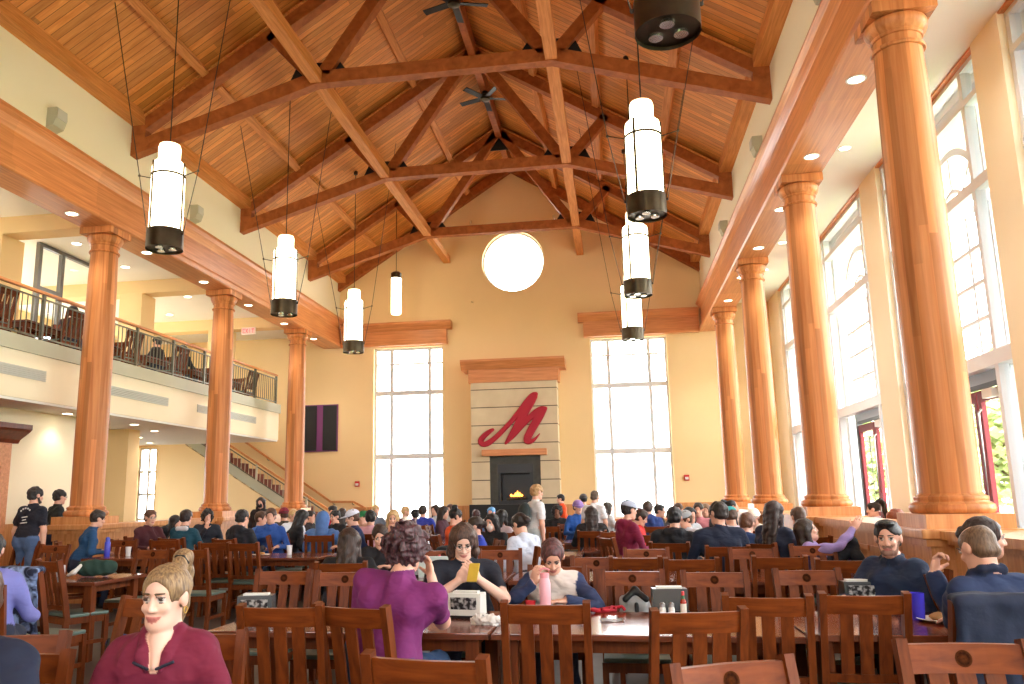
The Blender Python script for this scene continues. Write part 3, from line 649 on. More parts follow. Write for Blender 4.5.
# --- exterior
S('ground', 'pale paving outside the windows', 'ground', M['pave'], lambda b: box(b, -60, 80, -60, 120, -.5, -.22))
S('lawn', 'lawn beyond the red doors', 'lawn', M['lawn'], lambda b: box(b, 14, 70, -40, 100, -.22, -.18))['kind'] = 'structure'
def tree(x, y, h, label):
    t = thing('tree', label, 'tree', (x, y, -.2), group='trees outside the window aisle')
    b = BM(); tube(b, [(0, 0, 0), (.1, 0, h * .3), (0, .1, h * .55)], [.22, .16, .1], 10)
    for k in range(5):
        a = k * 1.3; tube(b, [(0, 0, h * .35), (math.cos(a) * h * .2, math.sin(a) * h * .2, h * .6)], [.09, .03], 6)
    obj('trunk', b, M['bark'], t)
    b = BM(); r2 = random.Random(int(x * 10))
    for k in range(1500):
        u = Vector((r2.gauss(0, 1), r2.gauss(0, 1), r2.gauss(0, 1))).normalized() * (r2.random() ** .4)
        p = Vector((u.x * h * .36, u.y * h * .36, h * .62 + u.z * h * .38)); s = .10 + .16 * r2.random()
        q = Matrix.Translation(p) @ Matrix.Rotation(r2.random() * 6, 4, 'Z') @ Matrix.Rotation(r2.random() * 3, 4, 'X')
        vs = [b.verts.new(q @ Vector(c)) for c in ((-s, 0, 0), (0, -s * .6, 0), (s, 0, .03), (0, s * .6, 0))]; b.faces.new(vs)
    obj('foliage', b, M['leaf'], t)
tree(14, 25.5, 5.5, 'leafy green tree seen through the near red door'); tree(18, 34, 7.5, 'leafy green tree farther off beyond the near red door'); tree(14.5, 40, 5.0, 'small leafy tree seen through the far red door'); tree(12.5, 21.5, 4.6, 'leafy green tree beyond the right edge of the picture')

# ================================================================== LIGHT FITTINGS
def spot(loc, power, size=110, col=(1, .92, .80), r=.05):
    l = bpy.data.lights.new('lamp_light', 'SPOT'); l.energy = power; l.spot_size = size * D2R; l.spot_blend = .6; l.color = col; l.shadow_soft_size = r
    o = bpy.data.objects.new('lamp_light', l); o.location = loc; return link(o)
def downlight(x, y, z, label, group=None, power=40):
    d = thing('ceiling_downlight', label, 'ceiling light', (x, y, z), group=group)
    b = BM(); arcs = [(.085, 0), (.11, 0), (.11, -.008), (.085, -.008)]
    for (r0, z0), (r1, z1) in zip(arcs, arcs[1:] + arcs[:1]):
        n = 20
        for k in range(n):
            t0, t1 = 2 * PI * k / n, 2 * PI * (k + 1) / n
            b.faces.new([b.verts.new(p) for p in ((r0 * math.cos(t0), r0 * math.sin(t0), z0), (r0 * math.cos(t1), r0 * math.sin(t1), z0), (r1 * math.cos(t1), r1 * math.sin(t1), z1), (r1 * math.cos(t0), r1 * math.sin(t0), z1))])
    bmesh.ops.remove_doubles(b, verts=b.verts, dist=1e-5); obj('trim_ring', b, M['offwhite'], d)
    b = BM(); lathe(b, [(.086, -.003), (.086, -.001)], 20); obj('lens', b, M['down'], d)
    if power: spot((x, y, z - .03), power * .7)
ordn = ['nearest', 'second', 'third', 'fourth', 'fifth', 'sixth', 'seventh']
for s, sd in ((-1, 'left'), (1, 'right')):
    for k in range(7):
        downlight(s * 5.65, 9.02 + 2.14 * k, 6.08, f'round light in the underside of the {sd} wooden beam, {ordn[k]} of seven', f'lights in the {sd} beam', 70)
for k, y in enumerate((8.6, 12.85, 17.8, 20.0)):
    downlight(6.6, y, 6.87, f'round light in the white aisle ceiling, {ordn[k]} from the camera', 'lights in the aisle ceiling', 60)
for k, (x, y) in enumerate(((-6.8, 10.96), (-6.85, 13.06), (-6.96, 15.3), (-7.44, 16.85), (-8.8, 18.43), (-9.6, 20.2))):
    downlight(x, y, 3.09, f'round light in the ceiling under the gallery, {ordn[k]} from the camera', 'lights under the gallery', 22)
for k, (x, y) in enumerate(((-7.36, 10.6), (-7.37, 13.65), (-7.4, 15.3), (-7.43, 17.97), (-8.9, 19.67), (-9.6, 14.8), (-9.6, 11))):
    downlight(x, y, 6.48, f'round light in the ceiling above the gallery, {ordn[k]} from the camera', 'lights above the gallery', 60)
def pendant(x, y, label):
    zb = 4.97; p = thing('pendant_lamp', label, 'pendant lamp', (x, y, zb), group='tall glass pendant lamps')
    b = BM(); lathe(b, [(.215, .24), (.225, .26), (.225, 1.18), (.215, 1.26), (.17, 1.30)], 40); obj('glass_shade', b, M['lampglass'], p, smooth=True)
    b = BM(); lathe(b, [(.15, 1.28), (.155, 1.50), (.14, 1.55), (.06, 1.57)], 32); obj('glass_top', b, M['lampcap'], p, smooth=True)
    b = BM(); lathe(b, [(.20, .03), (.245, .03), (.25, 0), (.25, .27), (.235, .275), (.23, .25)], 40); o = obj('metal_band', b, M['bronze'], p, smooth=True)
    for k in range(3):
        t = k * 2 * PI / 3 + .4; b = BM(); lathe(b, [(.055, -.004), (.06, .02), (.02, .025)], 18, (.11 * math.cos(t), .11 * math.sin(t), .005)); obj('spot_lamp', b, M['reflector'], p)
    b = BM(); arc = [(.23, 1.06), (.238, 1.06), (.238, 1.09), (.23, 1.09)]
    lathe(b, [(.232, 1.06), (.24, 1.065), (.24, 1.085), (.232, 1.09)], 40); obj('ring', b, M['bronze'], p)
    for s in (-1, 1):
        for u in (0,): 
            b = BM(); box(b, s * .232 - .008, s * .232 + .008, -.014, .014, .25, 1.26); obj('strap', b, M['bronze'], p)
    for t in (60, 240):
        b = BM(); m = Matrix.Rotation(t * D2R, 4, 'Z'); box(b, .224, .24, -.014, .014, .25, 1.26, mat=m); obj('strap', b, M['bronze'], p)
    zr = roofz(x) - zb
    for s in (-1, 1):
        b = BM(); tube(b, [(s * .24, 0, 1.075), (s * .45, 0, 1.13)], .007, 6); lathe(b, [(.015, 1.115), (.02, 1.13), (.015, 1.145)], 8, (s * .45, 0, 0)); obj('arm', b, M['bronze'], p)
        xt = s * (.45 + .42 * (min(zr, 9) - 1.13) / 2.5); zt = roofz(x + xt) - zb
        b = BM(); tube(b, [(s * .27, 0, .22), (s * .45, 0, 1.13), (xt, 0, zt)], .0065, 6); obj('stay_cable', b, M['cable'], p)
        b = BM(); lathe(b, [(.012, .2), (.018, .215), (.012, .23)], 8, (s * .262, 0, 0)); obj('cable_clip', b, M['cable'], p)
    b = BM(); tube(b, [(0, 0, 1.56), (0, 0, zr)], .009, 6); lathe(b, [(.05, zr - .08), (.05, zr)], 12); obj('cord', b, M['cable'], p)
for k, nm in enumerate(('nearest of the left row', 'second of the left row', 'third of the left row')): pendant(-3.31, 10.01 + 4.196 * k, f'tall white glass pendant lamp, {nm}, hanging from the left roof slope')
for k, nm in enumerate(('only its dark spot lit base in view at the top', 'second of the right row', 'third of the right row', 'farthest of the right row')): pendant(3.31, 5.81 + 4.196 * k, f'tall white glass pendant lamp on the right, {nm}' if k else 'pendant lamp with only its dark base showing at the top edge')
p = thing('pendant_lamp', 'small white glass pendant with a dark cap, far left near the gable wall', 'pendant lamp', (-3.1, 21.5, 6.6))
b = BM(); lathe(b, [(.07, .02), (.13, 0), (.14, .05), (.14, 1.05)], 28); obj('glass_shade', b, M['lampglass'], p, smooth=True)
b = BM(); lathe(b, [(.15, 1.03), (.15, 1.18), (.10, 1.22), (.03, 1.23)], 28); obj('cap', b, M['bronze'], p, smooth=True)
b = BM(); tube(b, [(0, 0, 1.2), (0, 0, roofz(3.1) - 6.6)], .008, 6); obj('cord', b, M['cable'], p)

# ================================================================== CHAIRS AND TABLES
def bent(bm, pts, w, d):
    """square section bar through (y,z) points at x=0 .. pts are 3D"""
    rings = []
    for i, p in enumerate(pts):
        a = Vector(pts[max(i - 1, 0)]); c = Vector(pts[min(i + 1, len(pts) - 1)]); t = (c - a).normalized(); n = Vector((1, 0, 0)).cross(t).normalized()
        rings.append([bm.verts.new(Vector(p) + Vector((i2 * w / 2, 0, 0)) + n * (j2 * d / 2)) for i2, j2 in ((-1, -1), (1, -1), (1, 1), (-1, 1))])
    for a, c in zip(rings, rings[1:]):
        for k in range(4): bm.faces.new((a[k], a[(k + 1) % 4], c[(k + 1) % 4], c[k]))
    bm.faces.new(rings[0][::-1]); bm.faces.new(rings[-1]); return bm
BACK = lambda z: -.185 - .11 * max(0, (z - .44) / .53) ** 1.15      # y of the chair back at height z
def bow(x): return -.022 * (1 - (x / .2) ** 2)
def chair_proto():
    t = thing('dining_chair', 'x', 'chair')
    for s in (-1, 1):
        b = BM(); bent(b, [(s * .21, -.235, 0), (s * .21, -.20, .22), (s * .21, BACK(.44), .44), (s * .21, BACK(.6), .6), (s * .21, BACK(.78), .78), (s * .21, BACK(.975), .975)], .038, .05); obj('rear_leg', b, M['chair'], t)
        b = BM(); box(b, s * .205 - .02, s * .205 + .02, .185, .225, 0, .43); obj('front_leg', b, M['chair'], t)
        b = BM(); box(b, s * .21 - .011, s * .21 + .011, -.19, .20, .17, .205); obj('stretcher', b, M['chair'], t)
    def curved(z0, z1, th, bm):
        n = 10; P = []
        for i in range(n + 1):
            x = -.195 + .39 * i / n; f = bow(x) + .02
            P.append([bm.verts.new((x, BACK(z) + f - .02 + dy, z)) for dy, z in ((-th / 2, z0), (th / 2, z0), (th / 2, z1), (-th / 2, z1))])
        for a, c in zip(P, P[1:]):
            for k in range(4): bm.faces.new((a[k], a[(k + 1) % 4], c[(k + 1) % 4], c[k]))
        bm.faces.new(P[0][::-1]); bm.faces.new(P[-1])
    b = BM(); curved(.862, .958, .026, b); tr = obj('top_rail', b, M['chair_rail'], t)
    b = BM(); mz = .91; ang = math.atan2(BACK(.862) - BACK(.958), .096)
    lathe(b, [(.029, -.001), (.029, .001)], 24)
    em = obj('emblem', b, M['emblem'], tr); em.location = (0, BACK(mz) - .022 + .0145, mz); em.rotation_euler = (-PI / 2 + ang, 0, 0)
    b = BM(); curved(.505, .55, .024, b); obj('lower_rail', b, M['chair'], t)
    for x in (-.095, 0, .095):
        b = BM(); bent(b, [(x, BACK(z) + bow(x), z) for z in (.53, .64, .75, .88)], .066, .014); obj('slat', b, M['chair'], t)
    b = BM()
    for s in (-1, 1): box(b, s * .2 - .012, s * .2 + .012, -.18, .2, .37, .43)
    box(b, -.2, .2, .195, .217, .37, .43); box(b, -.2, .2, -.195, -.175, .37, .43); obj('seat_frame', b, M['chair'], t)
    b = BM(); box(b, -.215, .215, -.165, .228, .43, .462, bev=.014); obj('seat_cushion', b, M['vinyl'], t, smooth=True)
    return t
CH0 = chair_proto(); _first = [True]; CHAIRS = []; OCC = []; TBL = []; OCC = []; TBL = []
def chair(x, y, rz, label, group=None, z=0):
    """rz: heading of the sitter in degrees, 0 = away from the camera, 180 = towards it, 90 = left"""
    o = CH0 if _first[0] else copy_tree(CH0); _first[0] = False
    o.location = (x, y, z); o.rotation_euler = (0, 0, rz * D2R); o['label'] = label
    if group: o['group'] = group
    CHAIRS.append(o); return o
def chair_px(px, py, rz, label, z=.97, group=None, fix=False):
    """place a chair by where its top rail stands"""
    p = atz(px, py, z); a = rz * D2R; f = Vector((-math.sin(a), math.cos(a), 0)); best = None
    for dy in (0, .1, -.1, .2, -.2, .3, -.3, .42, -.42, .55, -.55):
        q = at(px, py, p.y + dy); c = Vector((q.x, q.y, 0)) + f * .285
        bad = sum(max(0, .47 - math.hypot(c.x - o.location.x, c.y - o.location.y)) for o in CHAIRS if abs(o.location.z) < .1) + sum(max(0, r - math.hypot(c.x - x, c.y - y)) for x, y, r in OCC)
        bk = c - f * .27
        bad += sum(.2 for x, y, hx, hy_ in TBL if abs(bk.x - x) < hx + .02 and abs(bk.y - y) < hy_ + .02) + (.3 if c.x > 4.9 or (c.x < -4.9 and c.y > 11.2) or c.x < -6.7 else 0)
        if best is None or bad < best[0] - 1e-4: best = (bad, c)
        if bad < 1e-4 or fix: break
    c = best[1]
    return chair(c.x, c.y, rz, label, group)
def table_proto():
    t = thing('dining_table', 'x', 'table')
    b = BM(); box(b, -.84, .84, -.45, .45, .722, .75, bev=.006); tp = obj('tabletop', b, M['tabletop'], t)
    b = BM()
    for y in (-.452, .444): box(b, -.842, .842, y, y + .008, .718, .746)
    for x in (-.842, .834): box(b, x, x + .008, -.45, .45, .718, .746)
    obj('edge_band', b, M['table_edge'], tp)
    b = BM()
    for y in (-.36, .33): box(b, -.74, .74, y, y + .025, .64, .722)
    for x in (-.74, .715): box(b, x, x + .025, -.36, .355, .64, .722)
    obj('apron', b, M['chair'], t)
    for sx in (-1, 1):
        for sy in (-1, 1):
            b = BM(); box(b, sx * .74 - .04, sx * .74 + .04, sy * .355 - .04, sy * .355 + .04, 0, .72, bev=.004); obj('leg', b, M['chair'], t)
    return t
TB0 = table_proto(); _ft = [True]
def table(x, y, label, rz=0, z=0, sx=1.0, sy=1.0):
    o = TB0 if _ft[0] else copy_tree(TB0); _ft[0] = False
    o.location = (x, y, z); o.rotation_euler = (0, 0, rz * D2R); o.scale = (sx, sy, 1); o['label'] = label
    if z < .1: TBL.append((x, y, .84 * sx, .45 * sy) if not rz else (x, y, .45 * sy, .84 * sx))
    return o

# ---- small things
def nap_caddy(x, y, rz, label, body, panel=True, z=.75):
    t = thing('napkin_caddy', label, 'napkin dispenser', (x, y, z), rz * D2R)
    b = BM(); prism(b, [(-.075, 0), (.075, 0), (.06, .15), (-.06, .15)], 'x', -.11, .11); obj('body', b, body, t)
    b = BM(); box(b, -.115, .115, -.085, .085, 0, .018); obj('base', b, M['black'], t)
    if panel:
        for s in (-1, 1):
            b = BM(); m = Matrix.Translation((0, s * .0685, .078)) @ Matrix.Rotation(s * -.1, 4, 'X'); box(b, -.085, .085, -.003, .003, -.05, .05, mat=m); f = obj('picture_panel', b, PHOTO, t)
    b = BM(); box(b, -.08, .08, -.03, .03, .15, .162); obj('napkins', b, M['offwhite'], t)
    return t
def photo_mat():
    m, N, L, B = newmat('black_and_white_picture'); tc = N.new('ShaderNodeTexCoord'); v = N.new('ShaderNodeTexNoise'); v.inputs['Scale'].default_value = 38; v.inputs['Detail'].default_value = 2
    L.new(tc.outputs['Object'], v.inputs['Vector']); r = N.new('ShaderNodeValToRGB'); e = r.color_ramp.elements; e[0].color = (.01, .01, .012, 1); e[0].position = .44; e[1].color = (.5, .5, .5, 1); e[1].position = .66
    L.new(v.outputs['Fac'], r.inputs[0]); L.new(r.outputs[0], B.inputs['Base Color']); B.inputs['Roughness'].default_value = .3; return m
PHOTO = photo_mat()
def bottle(x, y, label, body, cap, h=.16, r=.024, z=.75, cat='bottle', liquid=None, neck=None):
    t = thing('sauce_bottle', label, cat, (x, y, z))
    b = BM(); lathe(b, [(r * .9, 0), (r, .008), (r, h * .55), (r * .85, h * .62), (r * .42, h * .75), (r * .42, h * .84)], 18); obj('body', b, body, t, smooth=True)
    b = BM(); lathe(b, [(r * .5, h * .83), (r * .5, h * .98), (r * .4, h)], 14); obj('cap', b, cap, t, smooth=True)
    if neck:
        b = BM(); lathe(b, [(r * .87, h * .60), (r * .46, h * .75), (r * .46, h * .835)], 16); obj('neck', b, neck, t, smooth=True)
    if liquid:
        b = BM(); lathe(b, [(r * 1.02, h * .12), (r * 1.02, h * .5)], 18); obj('paper_label', b, liquid, t)
    return t
def cup(x, y, label, mat, h=.15, r=.042, z=.75):
    t = thing('plastic_cup', label, 'cup', (x, y, z)); b = BM()
    lathe(b, [(r * .78, 0), (r * .8, .004), (r, h), (r * .94, h), (r * .76, .01)], 24); obj('body', b, mat, t, smooth=True); return t
def shaker(x, y, label, z=.75):
    t = thing('salt_shaker', label, 'shaker', (x, y, z)); b = BM(); lathe(b, [(.019, 0), (.02, .05), (.016, .062)], 14); obj('glass_body', b, M['offwhite'], t, smooth=True)
    b = BM(); lathe(b, [(.0175, .06), (.0175, .08), (.008, .088)], 14); obj('cap', b, M['chrome'], t, smooth=True)
def plate(x, y, label, z=.75, food=None):
    t = thing('dinner_plate', label, 'plate', (x, y, z)); b = BM(); lathe(b, [(.07, 0), (.085, .004), (.125, .018), (.12, .02), (.08, .009), (.01, .008)], 28); obj('plate', b, M['offwhite'], t, smooth=True)
    if food:
        b = BM(); bmesh.ops.create_icosphere(b, subdivisions=2, radius=.05, matrix=Matrix.Translation((0, .01, .025)) @ Matrix.Diagonal((1.1, .8, .5, 1)))
        for v in b.verts: v.co += Vector((rnd.gauss(0, .004), rnd.gauss(0, .004), rnd.gauss(0, .003)))
        obj('food', b, food, t, smooth='all')

# ================================================================== SOFT SHAPES: smooth unions of rounded bars and ellipsoids, meshed
EYE3 = np.eye(3)
class Soft:
    def __init__(s): s.p = []
    def cap(s, a, b, ra, rb=None, col=(200, 200, 200), k=.03, cl=1., sub=False, bias=0.):
        a = np.array(a, float); b = np.array(b, float); rb = ra if rb is None else rb; r = max(ra, rb)
        s.p.append(('c', (a, b, ra, rb), np.minimum(a, b) - r, np.maximum(a, b) + r, k, (*lin(col), cl), sub, bias)); return s
    def ell(s, c, r, col=(200, 200, 200), R=None, k=.03, cl=1., sub=False, bias=0.):
        c = np.array(c, float); r = np.array(r, float); R = EYE3 if R is None else np.array(R, float)
        e = np.sqrt(((R * r) ** 2).sum(1)); s.p.append(('e', (c, r, R), c - e, c + e, k, (*lin(col), cl), sub, bias)); return s
    def plane(s, p, n):
        s.p.append(('p', (np.array(p, float), np.array(n, float)), None, None, 0, (0, 0, 0, 0), True, 0)); return s
    @staticmethod
    def dist(t, q, X, Y, Z):
        if t == 'c':
            a, b, ra, rb = q; d = b - a; L = max(float(d @ d), 1e-9)
            h = np.clip(((X - a[0]) * d[0] + (Y - a[1]) * d[1] + (Z - a[2]) * d[2]) / L, 0, 1)
            return np.sqrt((X - a[0] - h * d[0]) ** 2 + (Y - a[1] - h * d[1]) ** 2 + (Z - a[2] - h * d[2]) ** 2) - (ra + (rb - ra) * h)
        if t == 'e':
            c, r, R = q; x, y, z = X - c[0], Y - c[1], Z - c[2]
            u = [(x * R[0, i] + y * R[1, i] + z * R[2, i]) for i in range(3)]
            k0 = np.sqrt(sum((u[i] / r[i]) ** 2 for i in range(3))); k1 = np.sqrt(sum((u[i] / r[i] ** 2) ** 2 for i in range(3)))
            return k0 * (k0 - 1) / np.maximum(k1, 1e-6)
        p, n = q; return (X - p[0]) * n[0] + (Y - p[1]) * n[1] + (Z - p[2]) * n[2]
    def mesh(s, name, mat, h=.015, fine=(), noise=None, wobble=0., seed=0, colour=True, pad=.02):
        add = [q for q in s.p if q[0] != 'p' and not q[6]]
        lo = np.min([q[2] for q in add], 0) - pad; hi = np.max([q[3] for q in add], 0) + pad
        ax = []
        for i in range(3):
            g = [lo[i]]
            while g[-1] < hi[i]:
                st = h
                for c, r, hh in fine:
                    if c[i] - r[i] - 1e-6 <= g[-1] <= c[i] + r[i]: st = min(st, hh)
                g.append(g[-1] + st)
            ax.append(np.array(g))
        xs, ys, zs = ax; D = np.ones((len(xs), len(ys), len(zs)), np.float32)
        for t, q, a, b, k, col, sub, bias in s.p:
            if t == 'p':
                D = np.maximum(D, s.dist(t, q, xs[:, None, None], ys[None, :, None], zs[None, None, :])).astype(np.float32); continue
            m = k + .03; i0 = [np.searchsorted(ax[i], a[i] - m) for i in range(3)]; i1 = [np.searchsorted(ax[i], b[i] + m) for i in range(3)]
            if any(x >= y for x, y in zip(i0, i1)): continue
            sl = tuple(slice(x, y) for x, y in zip(i0, i1))
            d = s.dist(t, q, xs[sl[0]][:, None, None], ys[sl[1]][None, :, None], zs[sl[2]][None, None, :])
            c = D[sl]
            if sub:
                d = -d; hh = np.clip(.5 - .5 * (c - d) / max(k, 1e-4), 0, 1); D[sl] = c + (d - c) * hh + k * hh * (1 - hh)
            else:
                hh = np.clip(.5 + .5 * (c - d) / max(k, 1e-4), 0, 1); D[sl] = c + (d - c) * hh - k * hh * (1 - hh)
        if noise:
            amp, fr = noise; r2 = np.random.RandomState(seed + 3); X, Y, Z = xs[:, None, None], ys[None, :, None], zs[None, None, :]; nn = 0
            for j in range(5):
                v = r2.normal(size=3); v *= fr * (.7 + .6 * r2.rand()) / np.linalg.norm(v); w = r2.normal(size=3); w *= fr / np.linalg.norm(w)
                nn = nn + np.sin(X * v[0] + Y * v[1] + Z * v[2] + r2.rand() * 6 + 1.5 * np.sin(X * w[0] + Y * w[1] + Z * w[2]))
            D = D + (amp / 2) * nn
        S_ = D < 0; cnt = np.zeros(tuple(n - 1 for n in D.shape), np.int8); offs = [(i, j, k) for i in (0, 1) for j in (0, 1) for k in (0, 1)]
        for i, j, k in offs: cnt += S_[i:i + cnt.shape[0], j:j + cnt.shape[1], k:k + cnt.shape[2]]
        act = (cnt > 0) & (cnt < 8); I = np.argwhere(act); n = len(I); ID = -np.ones(cnt.shape, np.int64); ID[act] = np.arange(n)
        V = np.stack([D[I[:, 0] + i, I[:, 1] + j, I[:, 2] + k] for i, j, k in offs], 1); O = np.array(offs, float)
        acc = np.zeros((n, 3)); num = np.zeros(n)
        for e in range(8):
            for f in range(e + 1, 8):
                if abs(O[e] - O[f]).sum() != 1: continue
                m = (V[:, e] < 0) != (V[:, f] < 0); t = np.where(m, V[:, e] / np.where(m, V[:, e] - V[:, f], 1), 0)
                acc += m[:, None] * (O[e] + t[:, None] * (O[f] - O[e])); num += m
        F = I + acc / num[:, None]; P = np.zeros((n, 3))
        for i in range(3):
            b = I[:, i]; P[:, i] = ax[i][b] + (F[:, i] - b) * (ax[i][b + 1] - ax[i][b])
        quads = []
        for a in range(3):
            b, c = (a + 1) % 3, (a + 2) % 3
            s0 = [slice(None)] * 3; s1 = [slice(None)] * 3; s0[a] = slice(0, -1); s1[a] = slice(1, None)
            ch = S_[tuple(s0)] != S_[tuple(s1)]; E = np.argwhere(ch)
            ok = (E[:, b] > 0) & (E[:, c] > 0) & (E[:, b] < D.shape[b] - 1) & (E[:, c] < D.shape[c] - 1); E = E[ok]
            if not len(E): continue
            def idx(db, dc):
                Q = E.copy(); Q[:, b] += db; Q[:, c] += dc; return ID[Q[:, 0], Q[:, 1], Q[:, 2]]
            q = np.stack([idx(-1, -1), idx(0, -1), idx(0, 0), idx(-1, 0)], 1); fl = ~S_[E[:, 0], E[:, 1], E[:, 2]]; q[fl] = q[fl][:, ::-1]; quads.append(q)
        Q = np.concatenate(quads)
        me = bpy.data.meshes.new(name); me.vertices.add(n); me.vertices.foreach_set('co', P.ravel().astype(np.float32))
        me.loops.add(len(Q) * 4); me.loops.foreach_set('vertex_index', Q.ravel().astype(np.int32)); me.polygons.add(len(Q))
        me.polygons.foreach_set('loop_start', (np.arange(len(Q)) * 4).astype(np.int32)); me.polygons.foreach_set('use_smooth', np.ones(len(Q), bool))
        me.update(calc_edges=True); me.validate()
        if colour:
            best = np.full(n, 9.); col = np.zeros((n, 4)); X, Y, Z = P.T
            for t, q, a, b, k, cc, sub, bias in s.p:
                if sub: continue
                d = s.dist(t, q, X, Y, Z) - bias; m = d < best; best[m] = d[m]; col[m] = cc
            if wobble:
                nr = np.zeros(n * 3, np.float32); me.vertex_normals.foreach_get('vector', nr); nr = nr.reshape(-1, 3); r2 = np.random.RandomState(seed); w = 0
                for j in range(6):
                    v = r2.normal(size=3) * 16; w = w + np.sin(P @ v + r2.rand() * 6 + 1.8 * np.sin(P @ (r2.normal(size=3) * 9)))
                P2 = P + nr * (np.clip(w, -2, 2) * wobble / 2 * col[:, 3])[:, None]; me.vertices.foreach_set('co', P2.ravel().astype(np.float32)); me.update()
            ca = me.color_attributes.new('Col', 'FLOAT_COLOR', 'POINT'); ca.data.foreach_set('color', col.ravel().astype(np.float32))
        me.materials.append(mat); return me

def rot(ax, a):
    c, s = math.cos(a), math.sin(a)
    return np.array({'x': [[1, 0, 0], [0, c, -s], [0, s, c]], 'y': [[c, 0, s], [0, 1, 0], [-s, 0, c]], 'z': [[c, -s, 0], [s, c, 0], [0, 0, 1]]}[ax])
def unit(v): v = np.array(v, float); return v / max(np.linalg.norm(v), 1e-9)

SKIN = {'light': (224, 172, 148), 'pale': (232, 188, 168), 'tan': (198, 142, 112), 'brown': (140, 92, 66), 'dark': (96, 62, 46)}
PEOPLE = []
def person(desc, px, py, Y, v=0, pose='sit', lean=8, hy=0, hp=5, skin='light', top=(30, 30, 40), sleeve='long', pants=(40, 46, 66), hair=('short', (50, 34, 24)),
           L=None, R=None, res='far', extras=(), w=1.0, seat=True, doing=None, body2=None, twist=0, legs=True, hood=False, collar=False, seatz=.462, label=None, tmax=1.16, fixed=False, beyond=False, base=0., roll=0):
    sk = SKIN[skin]; h0, hh, hd = {'hero': (.013, .0042, .0055), 'mid': (.016, .007, .008), 'far': (.020, .0125, .014)}[res]
    dome = {'curly': .045, 'bun': .02, 'long': .02, 'afro': .05}.get(hair[0], .016) if hair else .0
    if any(e[0] in ('cap', 'beanie', 'hoodup') for e in extras): dome = .03
    def badness(q):
        b_ = sum(max(0, .70 - math.hypot(q.x - x, q.y - y)) for x, y, r in OCC) + (max(0, abs(q.x) - 4.95) if not beyond else 0)
        return b_ + sum(.15 for x, y, hx, hy_ in TBL if abs(q.x - x) < hx + .04 and abs(q.y - y) < hy_ + .13)
    if not fixed:
        c_ = [(badness(at(px, py, Y + dy)) + abs(dy) * .01, Y + dy) for dy in (0, .2, -.2, .4, -.4, .6, -.6, .8, -.8, 1.05, -1.05, 1.3, -1.3, 1.6, -1.6, 2., -2., 2.4, -2.4)]; Y = min(c_)[1]
    hp3 = at(px, py, Y); OCC.append((hp3.x, hp3.y, .36)); rz = v - math.degrees(math.atan2(hp3.x - CAMP.x, hp3.y)); zt = hp3.z - dome - base
    sc = 1.0
    if pose == 'sit': hz = seatz + .146
    else: sc = zt / 1.73; hz = .93 * sc
    lr = lean * D2R; T = rot('y', roll * D2R) @ rot('x', -lr) @ rot('z', twist * D2R)
    Th = rot('x', -lr * .55)
    H = Th @ rot('z', hy * D2R) @ rot('x', -hp * D2R)
    t = 1.0
    for _ in range(8):
        hc = np.array([0, 0, hz]) + T @ np.array([0, -.01, .53 * t * sc]) + Th @ np.array([0, .02, .13 * sc])
        topz = hc[2] + .105 * sc
        if pose == 'stand' and lean < 20: break
        t = min(tmax, max(.72, t + (zt - topz) / (.53 * math.cos(lr))))
    hip = np.array([0, 0, hz])
    tp = lambda x, y, u: hip + T @ np.array([x * w, y, u * t]) * sc
    hd_ = lambda x, y, z: hc + H @ np.array([x, y, z]) * sc
    B = Soft(); tc = top; b2 = body2 or top
    # trunk
    pc = tc if pose == 'sit' else pants
    B.cap(tp(-.085, 0, 0), tp(.085, 0, 0), .118 * sc, col=pants, k=.06)
    B.cap(tp(-.065, .012, .16), tp(.065, .012, .16), .118 * sc, col=b2, k=.08)
    B.cap(tp(-.06, .012, .06), tp(.06, .012, .06), .120 * sc, col=b2, k=.08)
    B.cap(tp(-.085, .0, .34), tp(.085, .0, .34), .112 * sc, col=b2, k=.08)
    B.cap(tp(-.135, -.012, .445), tp(.135, -.012, .445), .062 * sc, col=tc if not body2 else b2, k=.06)
    B.cap(tp(0, -.018, .40), tp(0, -.012, .50), .085 * sc, .062 * sc, col=b2, k=.05)
    nb = tp(0, -.012, .47)
    B.cap(nb, hd_(0, -.02, -.07), .055 * sc, .05 * sc, col=sk, k=.02, cl=0)
    if hood or collar:
        for i in range(8):
            a0, a1 = i * PI / 4, (i + 1) * PI / 4; rr = .072 if collar else .085; zz = .512 if collar else .49
            f = lambda a: tp(rr * math.sin(a), -.012 + rr * .9 * math.cos(a), zz - .02 * math.cos(a) + (.01 if collar else 0))
            if collar and abs((i + .5) - 0) < .1: continue
            B.cap(f(a0), f(a1), (.018 if collar else .028) * sc, col=collar if isinstance(collar, tuple) else tc, k=.015)
        if hood:
            B.cap(tp(-.07, -.085, .47), tp(.07, -.085, .47), .045 * sc, col=tc, k=.03); B.cap(tp(0, -.10, .40), tp(0, -.09, .47), .05 * sc, col=tc, k=.03)
    # head
    s = sc
    def he(c, r, col=sk, k=.02, cl=0., sub=False, bias=0.): B.ell(hd_(*c), np.array(r) * s, col, R=H, k=k, cl=cl, sub=sub, bias=bias)
    he((0, -.014, .02), (.076, .094, .085)); he((0, .022, -.045), (.055, .066, .075)); he((0, .058, -.10), (.026, .026, .020), k=.03)
    he((0, .032, -.085), (.044, .050, .030), k=.03)
    B.cap(hd_(0, .086, .004), hd_(0, .1005, -.032), .007 * s, .0105 * s, col=sk, k=.012, cl=0)
    for sd in (-1, 1): he((sd * .011, .092, -.036), (.008, .008, .007), k=.008)
    for sd in (-1, 1): he((sd * .077, -.004, -.008), (.011, .022, .032), k=.012)
